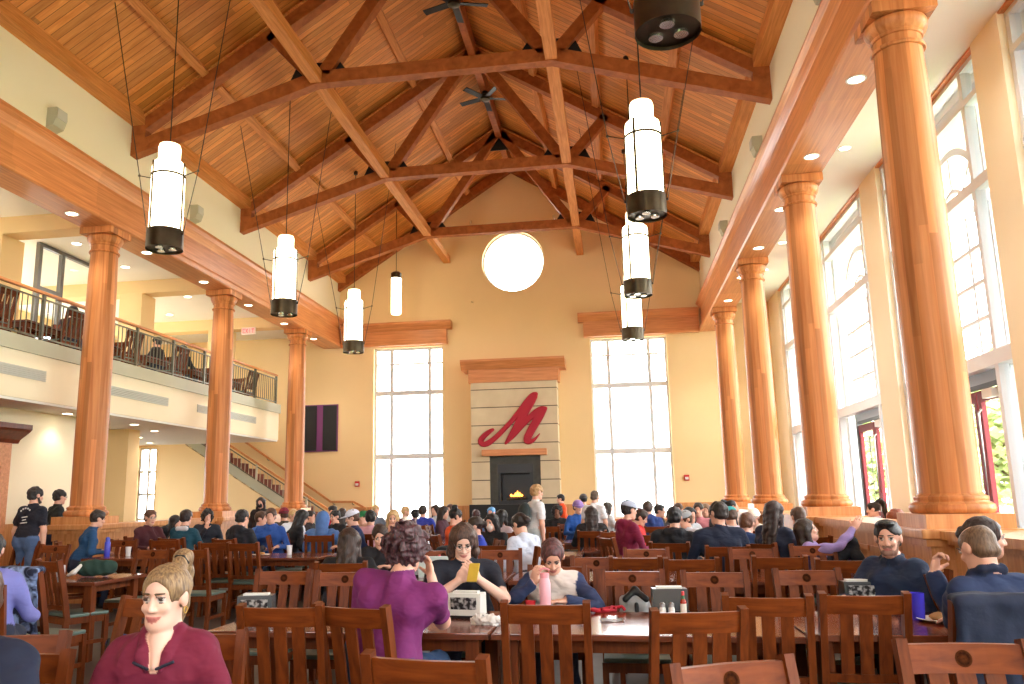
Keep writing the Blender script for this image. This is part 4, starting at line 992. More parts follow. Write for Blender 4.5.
    if res != 'far':
        dark = tuple(int(v * .62) for v in sk)
        for sd in (-1, 1):
            he((sd * .031, .098, .006), (.020, .014, .010), k=.014, sub=True)
            he((sd * .031, .0775, .004), (.0130, .0095, .0062), col=(206, 196, 190), k=.003, bias=.0022)
            he((sd * .031, .0835, .004), (.0062, .0040, .0058), col=(58, 46, 38), k=.001, bias=.005)
            B.cap(hd_(sd * .016, .087, .013), hd_(sd * .045, .078, .012), .0035 * s, col=dark, k=.004, cl=0, bias=.001)
            B.cap(hd_(sd * .014, .0905, .024), hd_(sd * .047, .080, .026), .0048 * s, .003 * s, col=tuple(int(v * .75) for v in (hair[1] if hair else (60, 44, 34))), k=.006, cl=0, bias=.0025)
            he((sd * .034, .070, -.030), (.018, .016, .015), k=.02)
        lip = (186, 110, 102) if skin in ('light', 'pale') else (140, 78, 70)
        wd = .027 if 'smile' in [e[0] for e in extras] else .024
        up = .0035 if wd > .025 else -.0005
        for sd in (-1, 1):
            B.cap(hd_(0, .0895, -.0620), hd_(sd * wd * .5, .0875, -.0612), .0027 * s, .0025 * s, col=lip, k=.004, cl=0, bias=-.0006); B.cap(hd_(sd * wd * .5, .0875, -.0612), hd_(sd * wd, .0795, -.0628 + up), .0025 * s, .0015 * s, col=lip, k=.004, cl=0, bias=-.0006)
            B.cap(hd_(0, .0885, -.0675), hd_(sd * wd * .5, .0865, -.0668), .0034 * s, .003 * s, col=lip, k=.004, cl=0, bias=-.0006); B.cap(hd_(sd * wd * .5, .0865, -.0668), hd_(sd * wd, .0790, -.0635 + up), .003 * s, .0015 * s, col=lip, k=.004, cl=0, bias=-.0006)
    for e in extras:
        if e[0] == 'beard':
            for a, bb in (((-.062, .01, -.03), (-.045, .045, -.085)), ((.062, .01, -.03), (.045, .045, -.085)), ((-.04, .055, -.092), (.04, .055, -.092)), ((-.02, .080, -.090), (.02, .080, -.090)), ((-.022, .0855, -.0525), (.022, .0855, -.0525))): B.cap(hd_(*a), hd_(*bb), (.005 if a[2] == -.0525 else .011) * s, col=e[1], k=.012, cl=.3, bias=.003)
        if e[0] == 'vneck':
            B.cap(tp(0, .05, .51), tp(0, .105, .40), .040 * sc, .010 * sc, col=sk, k=.01, cl=0, bias=.012)
            for sd in (-1, 1): B.cap(tp(sd * .066, .0, .535), tp(sd * .05, .098, .455), .020 * sc, .018 * sc, col=tc, k=.01, bias=.006); B.cap(tp(sd * .05, .098, .455), tp(sd * .03, .118, .39), .018 * sc, .010 * sc, col=tc, k=.01, bias=.006)
        if e[0] == 'mask': he((0, .072, -.055), (.046, .036, .042), col=e[1], k=.01, cl=.6, bias=.004)
    # arms
    fingers = []
    for sd, key in ((-1, 'L'), (1, 'R')):
        spec = {'L': L, 'R': R}[key]
        if spec is None:
            spec = ((sd * .17, .36, .80 if pose == 'sit' else .84 * sc),) if pose == 'sit' else ((sd * .25, .04, .80 * sc),)
        wr = np.array(spec[0], float); S0 = tp(sd * .178, -.012, .435); l1, l2 = .285 * sc, .25 * sc
        v = wr - S0; dl = np.linalg.norm(v)
        if dl > l1 + l2 - .006: wr = S0 + v / dl * (l1 + l2 - .006); v = wr - S0; dl = np.linalg.norm(v)
        if dl < .12: wr = S0 + v / dl * .12; v = wr - S0; dl = .12
        x = (l1 * l1 - l2 * l2 + dl * dl) / (2 * dl); hgt = math.sqrt(max(l1 * l1 - x * x, 0)); pole = np.array(spec[4] if len(spec) > 4 else (sd * .55, -.35, -.8), float); u = unit(v); pole = unit(pole - u * (pole @ u)); el = S0 + u * x + pole * hgt
        short = sleeve == 'short'; ac = sk if sleeve == 'none' else tc
        B.cap(S0, S0 + (el - S0) * (.62 if short else 1), (.058 if short else .055) * sc, (.056 if short else .047) * sc, col=ac, k=.045, cl=0 if sleeve == 'none' else 1)
        if short: B.cap(S0, el, .046 * sc, .041 * sc, col=sk, k=.01, cl=0)
        if short or sleeve == 'none': B.cap(el, wr, .041 * sc, .027 * sc, col=sk, k=.02, cl=0)
        else: B.cap(el, el + (wr - el) * .93, .047 * sc, .037 * sc, col=tc, k=.02); B.cap(el, wr, .03 * sc, .027 * sc, col=sk, k=.01, cl=0)
        d = unit(spec[1]) if len(spec) > 1 and spec[1] is not None else unit(unit(wr - el) + np.array([-sd * .25, .25, -.15]))
        nrm = np.array(spec[2] if len(spec) > 2 and spec[2] is not None else ((0, 0, -1) if pose == 'sit' else (-sd, 0, 0)), float); nrm = unit(nrm - d * (nrm @ d)); sv = np.cross(d, nrm)
        curl = spec[3] if len(spec) > 3 and spec[3] is not None else .5
        q = .75 if res == 'far' else 1
        Rm = np.stack([sv, d, nrm], 1); B.ell(wr + d * .045 * sc, (.040 * sc, .052 * sc, .018 * sc), sk, R=Rm, k=.015, cl=0)
        for i, ln in enumerate((.068, .078, .073, .058)):
            o = wr + d * .082 * sc + sv * (-.030 + .02 * i) * sc; p = o; fr = .0088 if res != 'far' else .0105
            for j, (fr_l, cc) in enumerate(((.45, .5), (.32, 1.3), (.23, 1.9))):
                a = curl * cc; e2 = p + (d * math.cos(a) + nrm * math.sin(a)) * ln * fr_l * 1.15 * sc; B.cap(p, e2, (fr - .0008 * j) * sc, (fr - .0012 * (j + 1)) * sc, col=sk, k=.004, cl=0); p = e2
        thumb_side = -sd if nrm[2] < .5 else sd
        # the thumb leaves the side of the palm nearer the body's middle line
        ts = sv if (sv @ np.array([-sd, 0, .6])) > 0 else -sv
        p0 = wr + d * .022 * sc + ts * .03 * sc; p1 = p0 + unit(d * .7 + ts * .75 + nrm * .3) * .042 * sc; p2 = p1 + unit(d * .9 + ts * .15 + nrm * .45 * (1 + curl)) * .03 * sc
        B.cap(p0, p1, .0125 * sc, .0105 * sc, col=sk, k=.01, cl=0); B.cap(p1, p2, .0105 * sc, .0085 * sc, col=sk, k=.005, cl=0); fingers.append((wr + d * .08, (.10,) * 3, hd))
    # legs
    shoe = (50, 48, 50)
    for sd in (-1, 1):
        hj = tp(sd * .088 / w, .0, -.01)
        if pose == 'sit':
            kn = np.array([sd * .115, .43, hz - .035]); an = np.array([sd * .12, .36, .085])
            if legs == 'up': kn = np.array([sd * .09, .30, hz + .38]); an = np.array([sd * .09, .46, hz - .02])
        else:
            st = {-1: .06, 1: -.05}[sd]; kn = np.array([sd * .10, st + .02, .49 * sc]); an = np.array([sd * .105, st * 1.6, .085 * sc])
        B.cap(hj, kn, .088 * sc, .066 * sc, col=pants, k=.05); B.cap(kn, an, .064 * sc, .048 * sc, col=pants, k=.02)
        B.cap(an + [0, -.03, -.035], an + [sd * .02, .14, -.045], .036 * sc, .034 * sc, col=shoe, k=.02, cl=.3)
    fine = [(hc, (.115, .13, .14), hh)] + (fingers if res != 'far' or L or R else [])
    seed = len(PEOPLE) * 7 + 1
    me = B.mesh('person', M['person'], h0, fine, wobble=.011 if res != 'far' else .008, seed=seed)
    # place: the head stands at the photographed point
    a = rz * D2R; off = Matrix.Rotation(a, 3, 'Z') @ Vector((hc[0], hc[1], 0)); loc = Vector((hp3.x - off.x, hp3.y - off.y, base))
    o = bpy.data.objects.new('person', me); o.location = loc; o.rotation_euler = (0, 0, a); link(o)
    act = doing or ('sitting' if pose == 'sit' else 'standing')
    lb = label or f'person in {desc}, {act}'
    if len(lb.split()) > 15: lb = f'person in {desc}'
    tag(o, lb, 'person'); PEOPLE.append(o)
    def soft(nm, Bf, mat, h=None, noise=None):
        m = Bf.mesh(nm, mat, h or hh * 1.15, noise=noise, seed=seed, colour=False); c = bpy.data.objects.new(nm, m); return link(c, o)
    # hair
    if hair:
        st, hcx = hair[0], hair[1]; G = Soft()
        ge = lambda c, r, k=.02, sub=False: G.ell(hd_(*c), np.array(r) * s, R=H, k=k, sub=sub)
        gc = lambda a_, b_, ra, rb, k=.03: G.cap(hd_(*a_), hd_(*b_), ra * s, rb * s, k=k)
        th = {'buzz': .005, 'bald': .003, 'curly': .026, 'afro': .045, 'pony': .009, 'bun': .012, 'lowbun': .010, 'quiff': .009, 'long': .016, 'bob': .016}.get(st, .015)
        ge((0, -.018, .026), (.076 + th, .096 + th, .083 + th))
        if st in ('short', 'buzz', 'bald', 'quiff'): ge((0, -.05, -.035), (.07 + th * .5, .055 + th * .6, .05))
        if st in ('curly', 'afro'): ge((0, -.035, -.01), (.09 + th, .085 + th, .10))
        face = (0, .118, -.034)
        ge(face, (.078 if st == 'quiff' else .074, .088, .122 if st in ('pony', 'bun', 'lowbun', 'buzz') else .112), k=.012, sub=True)
        if st == 'quiff': ge((0, .045, .098), (.056, .05, .024))
        if st == 'bald': ge((0, .03, .118), (.060, .105, .058), k=.02, sub=True)
        if st in ('short', 'buzz', 'bald', 'quiff', 'pony', 'bun', 'lowbun'):
            for sd in (-1, 1): ge((sd * .085, .042, -.05), ((.036, .058, .072) if st in ('quiff', 'short', 'buzz', 'bald') else (.03, .05, .06)), k=.01, sub=True); ge((sd * .088, -.004, -.012), (.02, .022, .03), k=.008, sub=True)
        if st in ('short', 'buzz', 'bald', 'quiff'): G.plane(hd_(0, -.05, -.075), H @ np.array([0, .25, -1]))
        if st in ('pony', 'bun', 'lowbun'): G.plane(hd_(0, -.05, -.07), H @ np.array([0, .5, -1]))
        if st in ('long', 'bob'):
            e_ = -.34 if st == 'long' else -.15
            for sd in (-1, 1):
                gc((sd * .072, -.005, .03), (sd * .088, .0, e_ * .55), .030, .028); gc((sd * .088, .0, e_ * .55), (sd * .095, .012, e_), .028, .014)
                gc((sd * .05, -.07, .02), (sd * .062, -.085, e_), .045, .03)
            gc((0, -.085, .02), (0, -.098, e_ - .02), .048, .034)
        if st == 'pony':
            ge((0, -.105, .10), (.026, .026, .026), k=.02)
            for a_, b_, r0, r1 in (((0, -.105, .105), (.012, -.15, .115), .026, .034), ((.012, -.15, .115), (.025, -.178, .06), .034, .036), ((.025, -.178, .06), (.035, -.168, -.06), .036, .034), ((.035, -.168, -.06), (.045, -.145, -.20), .034, .014)): gc(a_, b_, r0, r1, k=.025)
        if st == 'bun': ge((0, -.06, .125), (.048, .048, .042), k=.02)
        if st == 'lowbun': ge((0, -.125, .0), (.045, .04, .045), k=.02)
        nz_ = {'pony': (.0015, 80), 'bald': (.001, 80), 'curly': (.016, 95), 'afro': (.014, 110), 'long': (.004, 60), 'bob': (.004, 60)}.get(st, (.004, 70))
        soft('hair', G, hair_mat(hcx, hair[2] if len(hair) > 2 else None), hh * (1.15 if res == 'hero' else 1.1), nz_)
        if st == 'pony':
            G = Soft(); 
            for i in range(6):
                f = lambda q_: hd_(.028 * math.cos(q_), -.11 + .008 * math.sin(q_), .105 + .028 * math.sin(q_)); G.cap(f(i * PI / 3), f((i + 1) * PI / 3), .007, k=.004)
            soft('hair_tie', G, M['black'], .004)
    for e in extras:
        G = Soft(); ge = lambda c, r, k=.015, sub=False: G.ell(hd_(*c), np.array(r) * s, R=H, k=k, sub=sub)
        if e[0] == 'cap':
            back = -1 if len(e) > 2 and e[2] == 'back' else 1
            ge((0, -.016, .035), (.096, .116, .092)); G.plane(hd_(0, 0, .028), H @ np.array([0, -.1, -1])); soft('cap', G, cloth(e[1]))
            G = Soft(); ge((0, back * .105 - .0, .036), (.068, .085, .010)); soft('cap_brim', G, cloth(e[3] if len(e) > 3 else e[1]), min(hh, .008))
        if e[0] == 'beanie':
            ge((0, -.016, .04), (.098, .118, .10)); G.plane(hd_(0, 0, .012), H @ np.array([0, -.2, -1])); soft('beanie', G, cloth(e[1]))
            G = Soft()
            for i in range(12):
                f = lambda q_: hd_(.096 * math.cos(q_), -.014 + .116 * math.sin(q_), .03 + .02 * math.sin(q_)); G.cap(f(i * PI / 6), f((i + 1) * PI / 6), .014, k=.01)
            soft('beanie_fold', G, cloth(e[1]))
        if e[0] == 'hoodup':
            ge((0, -.025, .01), (.112, .132, .135)); gc2 = G.cap(hd_(0, -.06, -.06), tp(0, -.06, .44), .095 * s, .10 * s, k=.05); ge((0, .12, -.02), (.075, .10, .105), sub=True); soft('hood', G, cloth(e[1]))
        if e[0] == 'glasses':
            b = BM()
            for sd in (-1, 1):
                pts = [hd_(sd * .033 + .024 * math.cos(q_ * PI / 8), .098 - .004 * math.cos(q_ * PI / 8) * sd, .004 + .018 * math.sin(q_ * PI / 8)) for q_ in range(17)]
                tube(b, [tuple(p) for p in pts], .0018, 6); tube(b, [tuple(hd_(sd * .057, .094, .006)), tuple(hd_(sd * .079, .0, .008))], .0016, 6)
            tube(b, [tuple(hd_(-.01, .1, .006)), tuple(hd_(.01, .1, .006))], .0018, 6); obj('glasses', b, M['frame2'], o)
        if e[0] == 'earring':
            for sd in (-1, 1):
                b = BM(); tube(b, [tuple(hd_(sd * .083 + .0, -.002 + .012 * math.cos(q_ * PI / 6), -.05 + .012 * math.sin(q_ * PI / 6))) for q_ in range(13)], .0018, 6); obj('earring', b, flat((220, 180, 90), .25), o)
        if e[0] == 'backpack':
            for c, r in (((0, -.20, .26), (.15, .09, .21)), ((0, -.255, .17), (.12, .05, .10))): G.ell(tp(*c), r, R=T, k=.04)
            soft('backpack', G, cloth(e[1]), .016)
        if e[0] == 'print':
            b = BM()
            for q0, q1, rr in e[1]:
                for i in range(5):
                    a0, a1 = q0 + (q1 - q0) * i / 5, q0 + (q1 - q0) * (i + .6) / 5
                    beam(b, tuple(tp(rr * math.sin(a0), -.137, .36 + rr * math.cos(a0))), tuple(tp(rr * math.sin(a1), -.137, .36 + rr * math.cos(a1))), .004, .022, up=tuple(T @ np.array([0, 0, 1])))
            for zz, ww in ((.33, .045), (.29, .03), (.25, .055)): beam(b, tuple(tp(-ww, -.137, zz)), tuple(tp(ww, -.134, zz + .012)), .004, .014, up=tuple(T @ np.array([0, 0, 1])))
            c = obj('shirt_print', b, flat((226, 226, 226), .7), o)
        if e[0] == 'part':   # any further soft garment: list of capsules in the trunk frame
            for a_, b_, ra, rb in e[2]: G.cap(tp(*a_), tp(*b_), ra, rb, k=.03)
            soft(e[3], G, cloth(e[1]), e[4] if len(e) > 4 else .012)
    if pose == 'sit' and seat:
        f = Matrix.Rotation(a, 3, 'Z') @ Vector((0, .035, 0)); chair(loc.x + f.x, loc.y + f.y, rz, f'slat chair under the person in {desc}', z=base)
    return o
def soft_thing(name, label, cat, mat, caps=(), ells=(), loc=(0, 0, 0), rz=0, h=.014, noise=None, parent=None, seed=1, subs=()):
    G = Soft()
    for a, b, ra, rb in caps: G.cap(a, b, ra, rb, k=.03)
    for c, r in ells: G.ell(c, r, k=.035)
    for c, r in subs: G.ell(c, r, k=.02, sub=True)
    o = bpy.data.objects.new(name, G.mesh(name, mat, h, noise=noise, seed=seed, colour=False)); o.location = loc; o.rotation_euler = (0, 0, rz * D2R); link(o, parent)
    if parent is None: tag(o, label, cat)
    return o

# crimson script letter
def letter():
    Yl = YF - .03; u = lambda a, c: at(465 + a / 8.55, 380 + c / 8.55, Yl)
    strokes = [[(238, 424, 26), (215, 438, 38), (168, 474, 46), (138, 512, 48), (136, 538, 46), (164, 550, 46), (208, 534, 48), (270, 485, 44), (340, 415, 42), (400, 350, 42), (460, 275, 46), (530, 190, 56), (580, 138, 60), (606, 120, 36)],
               [(590, 140, 60), (555, 205, 66), (510, 275, 70), (470, 350, 68), (430, 420, 60), (385, 490, 44), (348, 540, 24)],
               [(350, 540, 22), (410, 480, 38), (470, 410, 44), (530, 345, 48), (600, 283, 56), (650, 252, 54), (690, 242, 30)],
               [(680, 255, 40), (640, 310, 64), (600, 370, 70), (560, 440, 68), (532, 500, 62), (530, 528, 40), (560, 528, 36), (600, 502, 24), (638, 460, 8)]]
    k = (u(500, 300) - u(400, 300)).length / 100
    G = Soft()
    for st in strokes:
        pts = [(u(a, c), w * k / 2) for a, c, w in st]; fine = []
        for i in range(len(pts) - 1):
            for t in range(4):
                p0, p1, p2, p3 = pts[max(i - 1, 0)], pts[i], pts[i + 1], pts[min(i + 2, len(pts) - 1)]; q = t / 4
                cr = lambda A, B, C, D: .5 * (2 * B + (C - A) * q + (2 * A - 5 * B + 4 * C - D) * q * q + (3 * B - A - 3 * C + D) * q ** 3)
                fine.append((cr(p0[0], p1[0], p2[0], p3[0]), cr(p0[1], p1[1], p2[1], p3[1])))
        fine.append(pts[-1])
        for (p, r), (q, r2) in zip(fine, fine[1:]): G.cap((p.x, 0, p.z), (q.x, 0, q.z), max(.02, r), max(.02, r2), k=.004)
    G.plane((0, -.05, 0), (0, -1, 0)); G.plane((0, .027, 0), (0, 1, 0))
    me = G.mesh('letter_sign', M['red'], .016, colour=False); me.polygons.foreach_set('use_smooth', [False] * len(me.polygons))
    o = bpy.data.objects.new('letter_sign', me); o.location = (0, Yl, 0); link(o)
    return tag(o, 'crimson script letter M mounted on the stone fireplace', 'sign')
letter()

# ================================================================== TABLES
for x, y, lb in ((1.18, 5.12, 'dining table before the purple tee, its shiny left end in view'), (2.88, 5.12, 'dining table with the pink tumbler and hot sauce caddy'), (4.58, 5.20, 'dining table with the blue cups at the right'),
    (.88, 7.98, 'dining table between the long dark hair and the pale laptop'), (2.6, 7.98, 'dining table beyond the grey backpack chair'), (4.3, 7.95, 'dining table left of the nearest right column'),
    (-3.1, 7.85, 'dining table with the green bag at the left'),
    (-3.75, 10.95, 'dining table with the blue water bottle'), (-2.0, 10.95, 'dining table in front of the puffer jacket'), (-.25, 11.2, 'dining table behind the blue hoodie'),
    (1.45, 11.0, 'dining table before the orange tee'), (3.1, 12.0, 'dining table left of the maroon hoodie'), (4.3, 11.0, 'dining table before the navy crew neck'),
    (-4.0, 13.6, 'dining table under the person bending over'), (-2.2, 13.9, 'dining table with the orange snack'), (-.2, 14.0, 'dining table before the pink shirt'), (1.7, 14.0, 'dining table before the standing white tee'), (3.3, 14.2, 'dining table beyond the maroon hoodie'), (4.3, 13.0, 'dining table beside the second right column'),
    (-4.4, 16.9, 'far dining table near the farthest left column'), (-2.2, 16.9, 'far dining table before the white blouse'), (-.4, 17.2, 'far dining table before the royal blue pullover'), (1.6, 17.4, 'far dining table before the fireplace'), (3.0, 16.6, 'far dining table before the right tall window'), (4.3, 18.3, 'far dining table by the third right column'),
    (-1.2, 20.0, 'farthest dining table below the left tall window'), (3.0, 20.0, 'farthest dining table below the right tall window')):
    table(x, y, lb)
# ================================================================== PEOPLE NEAR THE CAMERA
BRN, DBR, BLK, BLD, RED_ = (74, 48, 32), (44, 30, 24), (22, 19, 20), (196, 164, 116), (150, 72, 36)
person('a maroon quarter zip with a blond ponytail', 167, 563, 2.95, fixed=True, v=160, lean=6, hy=-10, hp=2, skin='pale', top=(112, 22, 52), hair=('pony', (120, 92, 66), (164, 134, 96)), res='hero', w=.84,
       extras=(('smile',), ('vneck',), ('earring',), ('part', (30, 30, 48), [((-.02, .125, .40), (-.085, .112, .425), .006, .006), ((.02, .125, .40), (.085, .112, .425), .006, .006)], 'zip_tape', .004)), doing='smiling towards the camera at the front left')
p2 = person('a purple tee with curly dark hair', 408, 520, 4.5, fixed=True, v=-32, roll=9, lean=15, hy=-8, hp=10, skin='light', top=(116, 36, 100), sleeve='short', pants=(52, 78, 116), hair=('curly', (44, 28, 30), (92, 54, 60)), res='hero', w=1.28,
       R=((.13, .33, 1.06), (-.25, .1, .9), (-.6, -.7, .1), 1.0, (.25, .1, -1)), L=((-.12, .40, .82), None, None, .5), doing='eating with an elbow on the table')
person('a dark navy tee and glasses', 463, 524, 5.85, fixed=True, v=186, lean=8, hy=-3, hp=23, skin='pale', top=(24, 28, 42), sleeve='short', hair=('bob', (54, 38, 34), (96, 70, 58)), res='hero', w=1.14, extras=(('glasses',),),
       L=((-.07, .33, .955), (.55, .25, .75), (.5, -.75, .3), .75, (-.8, -.1, -.7)), R=((.06, .33, .945), (-.5, .25, .75), (-.5, -.75, .3), .75, (.8, -.1, -.7)), doing='looking down at a gold phone')
ph = at(473, 574, 5.54)
t = thing('mobile_phone', 'gold cased phone held by the woman in glasses', 'phone', ph, -12 * D2R); t.rotation_euler.x = -.5
b = BM(); box(b, -.036, .036, -.004, .004, -.055, .075, bev=.003); obj('case', b, flat((206, 172, 66), .3), t)
b = BM(); box(b, -.032, .032, .0042, .005, -.05, .07); obj('screen', b, M['panelblack'], t)
person('a cream raglan shirt with navy sleeves', 552, 540, 6.02, fixed=True, v=176, lean=26, hy=4, hp=24, skin='light', top=(44, 56, 92), body2=(216, 204, 196), hair=('lowbun', (58, 40, 38), (108, 60, 62)), res='hero',
       R=((.13, .36, .90), (-.25, .2, .9), (-.6, -.6, .1), 1.0, (.8, -.1, -.6)), L=((-.10, .40, .785), (.9, .3, 0), (0, 0, -1), .3, (-.9, -.2, -.4)), doing='bending to drink from a pink tumbler')
person('a dark zip jacket with short black hair', 886, 519, 5.95, fixed=True, v=150, lean=6, hy=22, hp=3, skin='light', top=(34, 48, 76), pants=(30, 30, 36), hair=('quiff', (24, 20, 20)), res='hero', w=.95, collar=(30, 42, 66), extras=(('beard', (138, 102, 86)),), doing='turning to face the camera at the right')
person('a navy pullover with thinning hair', 974, 524, 4.75, fixed=True, v=38, lean=16, hy=10, hp=16, skin='light', top=(36, 52, 88), pants=(34, 34, 40), hair=('bald', (96, 72, 54), (120, 94, 72)), res='hero', w=1.06, collar=(24, 34, 60),
       L=((-.12, .36, 1.05), (.25, -.05, 1), (.5, -.8, .1), 1.35, (.25, .1, -1)), R=((.10, .42, .80), (-.6, .6, 0), (0, 0, -1), .4), doing='seen from behind with a hand at the chin')
c7 = CHAIRS[-1]; c7.location.x -= .14; c7.rotation_euler.z = .05
person('a black top with dark hair tied back', 984, 516, 5.45, fixed=True, v=-78, lean=4, hp=6, skin='light', top=(20, 20, 24), hair=('lowbun', (46, 30, 26)), res='mid', R=((.05, .42, .98), (0, .4, .9), (-.9, 0, 0), .8), doing='in profile behind the navy pullover')
person('a lavender long sleeved shirt', -8, 532, 5.2, fixed=True, v=-18, lean=10, skin='light', top=(122, 126, 196), hair=('short', BLK), res='mid', doing='cut off by the left edge')
person('a dark navy shirt', -30, 561, 2.5, fixed=True, v=150, lean=4, skin='light', top=(22, 30, 54), hair=('short', BRN), res='mid', doing='only a shoulder in view at bottom left')
# ------------------------------------------------------------------ people further in
B_ = lambda: None
person('a black tee with a white back print', 37, 484, 11.0, v=-42, pose='stand', fixed=True, hy=-22, skin='light', top=(20, 22, 38), sleeve='short', pants=(76, 100, 140), hair=('short', (28, 22, 22)), res='mid', extras=(('beard', (40, 30, 26)), ('print', [(-1.0, 1.0, .10)])), doing='walking at the far left')
person('a black shirt with dark glasses', 61, 487, 12.9, v=-70, pose='stand', fixed=True, skin='light', top=(24, 26, 28), hair=('short', BLK), res='mid', extras=(('glasses',),), doing='standing behind the left pedestal')
P = person
P('a teal blue shirt', 99, 510, 11.2, v=-80, lean=22, fixed=True, skin='light', top=(28, 72, 116), hair=('short', (40, 28, 24)), res='mid', doing='leaning over a table by the blue bottle')
P('a pale shirt with a dark bun', 124, 511, 17.8, beyond=True, v=-60, top=(214, 212, 216), hair=('lowbun', DBR), doing='sitting by the left pedestal')
P('a maroon shirt and glasses', 151, 509.5, 12.2, v=-150, top=(72, 26, 34), hair=('short', (88, 54, 34)), res='mid', extras=(('glasses',),))
P('a black top bending over', 177, 501, 13.0, fixed=True, v=-100, pose='stand', lean=58, hp=-20, top=(20, 20, 26), hair=('long', (30, 20, 18)), doing='bending across a table')
P('a teal tee with a white hood', 187, 509.5, 12.6, v=-35, top=(26, 74, 92), hair=('short', (40, 26, 22)), extras=(('part', (206, 206, 214), [((-.07, -.08, .48), (.07, -.08, .48), .04, .04)], 'hood', .014),))
P('a dark hoodie with curly hair', 208, 508, 14.3, v=-172, top=(28, 34, 46), hair=('curly', BLK), R=((.05, .3, 1.02), (-.2, .1, 1), (-.5, -.8, 0), 1.0))
P('a black puffer jacket', 243, 509.5, 11.4, v=-45, top=(28, 30, 38), hair=('short', BLK), hood=True, w=1.12, res='mid')
P('a light denim jacket beside the puffer jacket', 262, 511, 13.0, v=-120, top=(56, 98, 168), hair=('short', BRN))
P('a blue raincoat with the hood up', 271, 508, 12.4, v=170, top=(40, 82, 160), hair=('short', BRN), hood=True, doing='sitting behind the orange snack')
P('a dark coat and black face mask', 261, 495, 17.6, v=165, pose='stand', top=(36, 32, 34), hair=('long', DBR), extras=(('mask', (20, 20, 22)),), doing='standing below the stairs')
P('a burgundy knit hat', 284, 507.5, 15.6, v=20, top=(70, 58, 46), hair=('short', BRN), extras=(('beanie', (128, 36, 58)),))
P('a white jersey', 294, 509, 16.0, v=-150, top=(214, 222, 232), hair=('short', BLD))
P('a black jacket with a big dark mane', 303, 509.5, 14.6, v=-70, lean=28, top=(22, 22, 28), hair=('long', BLK), doing='bending over a table')
P('a dark top with a pale face', 311, 510.5, 15.8, v=-120, top=(36, 30, 30), hair=('short', DBR))
P('a blue hoodie seen from behind', 323, 511.5, 12.6, v=-8, top=(82, 118, 176), hair=None, w=1.15, hood=False, extras=(('hoodup', (82, 118, 176)),), res='mid', pants=(150, 128, 100))
P('a black sweater with a stern look', 335, 510, 13.4, v=130, top=(24, 24, 28), hair=('short', BLK), res='mid')
P('a scarlet tee', 332, 505.5, 18.6, v=80, top=(186, 30, 44), hair=('short', BLK))
P('a white blouse with long dark hair', 342, 508, 16.8, v=10, top=(206, 206, 212), hair=('long', DBR))
P('a white cap and navy jacket', 352, 508.5, 12.8, v=95, lean=18, top=(28, 44, 88), hair=('short', BRN), extras=(('cap', (214, 220, 236)),), res='mid')
P('a green cap', 363, 510, 15.2, v=150, top=(190, 150, 130), hair=('short', BRN), extras=(('cap', (34, 112, 62)),))
P('a pink shirt seen from behind', 371, 510, 12.2, v=-15, top=(220, 168, 184), hair=('short', BLK), w=1.12, res='mid')
P('a grey tee and glasses', 376, 505, 18.0, v=-160, top=(96, 104, 118), hair=('short', BLD))
P('a taupe jumper with long blond hair', 393, 509.5, 12.8, v=175, top=(96, 88, 92), hair=('long', BLD), res='mid', R=((.02, .28, 1.0), (0, .2, 1), (-.3, -.9, 0), .9))
P('a black coat with very long dark hair', 350, 527.5, 7.45, v=-12, lean=10, skin='light', top=(20, 19, 22), hair=('long', (40, 28, 24), (70, 50, 42)), res='mid', w=1.05)
P('a dark scarf with hair parted flat', 380, 528, 8.25, v=165, lean=12, hp=18, hy=12, skin='light', top=(30, 30, 36), hair=('lowbun', (58, 42, 36)), res='mid', doing='looking down at a pale laptop')
P('a cream vest', 406, 506, 19.0, v=-100, top=(226, 214, 200), hair=('short', BLD))
P('a taupe jacket with a black cap', 415, 508.5, 17.2, v=20, top=(120, 112, 96), hair=('short', BLK), extras=(('cap', (26, 24, 28)),))
P('a royal blue pullover', 423, 505, 16.6, v=-20, top=(52, 70, 186), hair=('short', DBR), w=1.1)
P('a white blouse with long brown hair', 435, 504.5, 18.0, v=140, top=(206, 214, 226), hair=('long', DBR))
P('a plum cardigan', 444, 506, 17.2, v=-110, top=(74, 40, 54), hair=('long', DBR))
P('a pale grey top', 450, 504, 18.8, v=150, top=(186, 186, 190), hair=('short', BRN))
P('an orange tee with a high bun', 456, 508, 12.2, v=-70, top=(226, 92, 44), hair=('bun', BLK), res='mid', hp=14)
P('a royal blue top with a low bun', 474, 516, 10.7, v=100, lean=6, top=(40, 62, 170), hair=('lowbun', DBR), res='mid', hy=-6)
P('a black hoodie and pale face mask', 491, 513.5, 11.5, v=150, top=(22, 22, 26), hair=('bob', BLK), res='mid', extras=(('mask', (214, 204, 200)),))
P('a denim blue shirt with short dark hair', 476, 511, 17.4, v=0, top=(60, 96, 140), hair=('short', (60, 30, 30)))
P('a pale top with bright blue hair', 491, 507, 18.4, v=160, top=(200, 196, 190), hair=('short', (70, 140, 200)))
P('a pale lilac tee with black hair', 502, 509.5, 13.8, v=-40, top=(214, 204, 220), hair=('bob', BLK))
P('a white hoodie with dark tied hair', 519, 513, 9.3, v=48, lean=18, hp=12, top=(206, 214, 232), hair=('lowbun', (36, 26, 24)), res='mid', hood=True, w=1.1, doing='sitting with her back to the fireplace aisle')
P('a white tee with blond hair', 537, 481.5, 13.4, v=-60, pose='stand', top=(222, 222, 226), sleeve='short', pants=(190, 200, 206), hair=('short', (176, 138, 92)), res='mid', extras=(('backpack', (50, 60, 62)),), doing='standing in front of the fireplace')
P('an orange hoodie', 560, 492.5, 20.2, v=100, pose='stand', top=(236, 84, 36), hair=('short', BLK), doing='standing right of the fireplace')
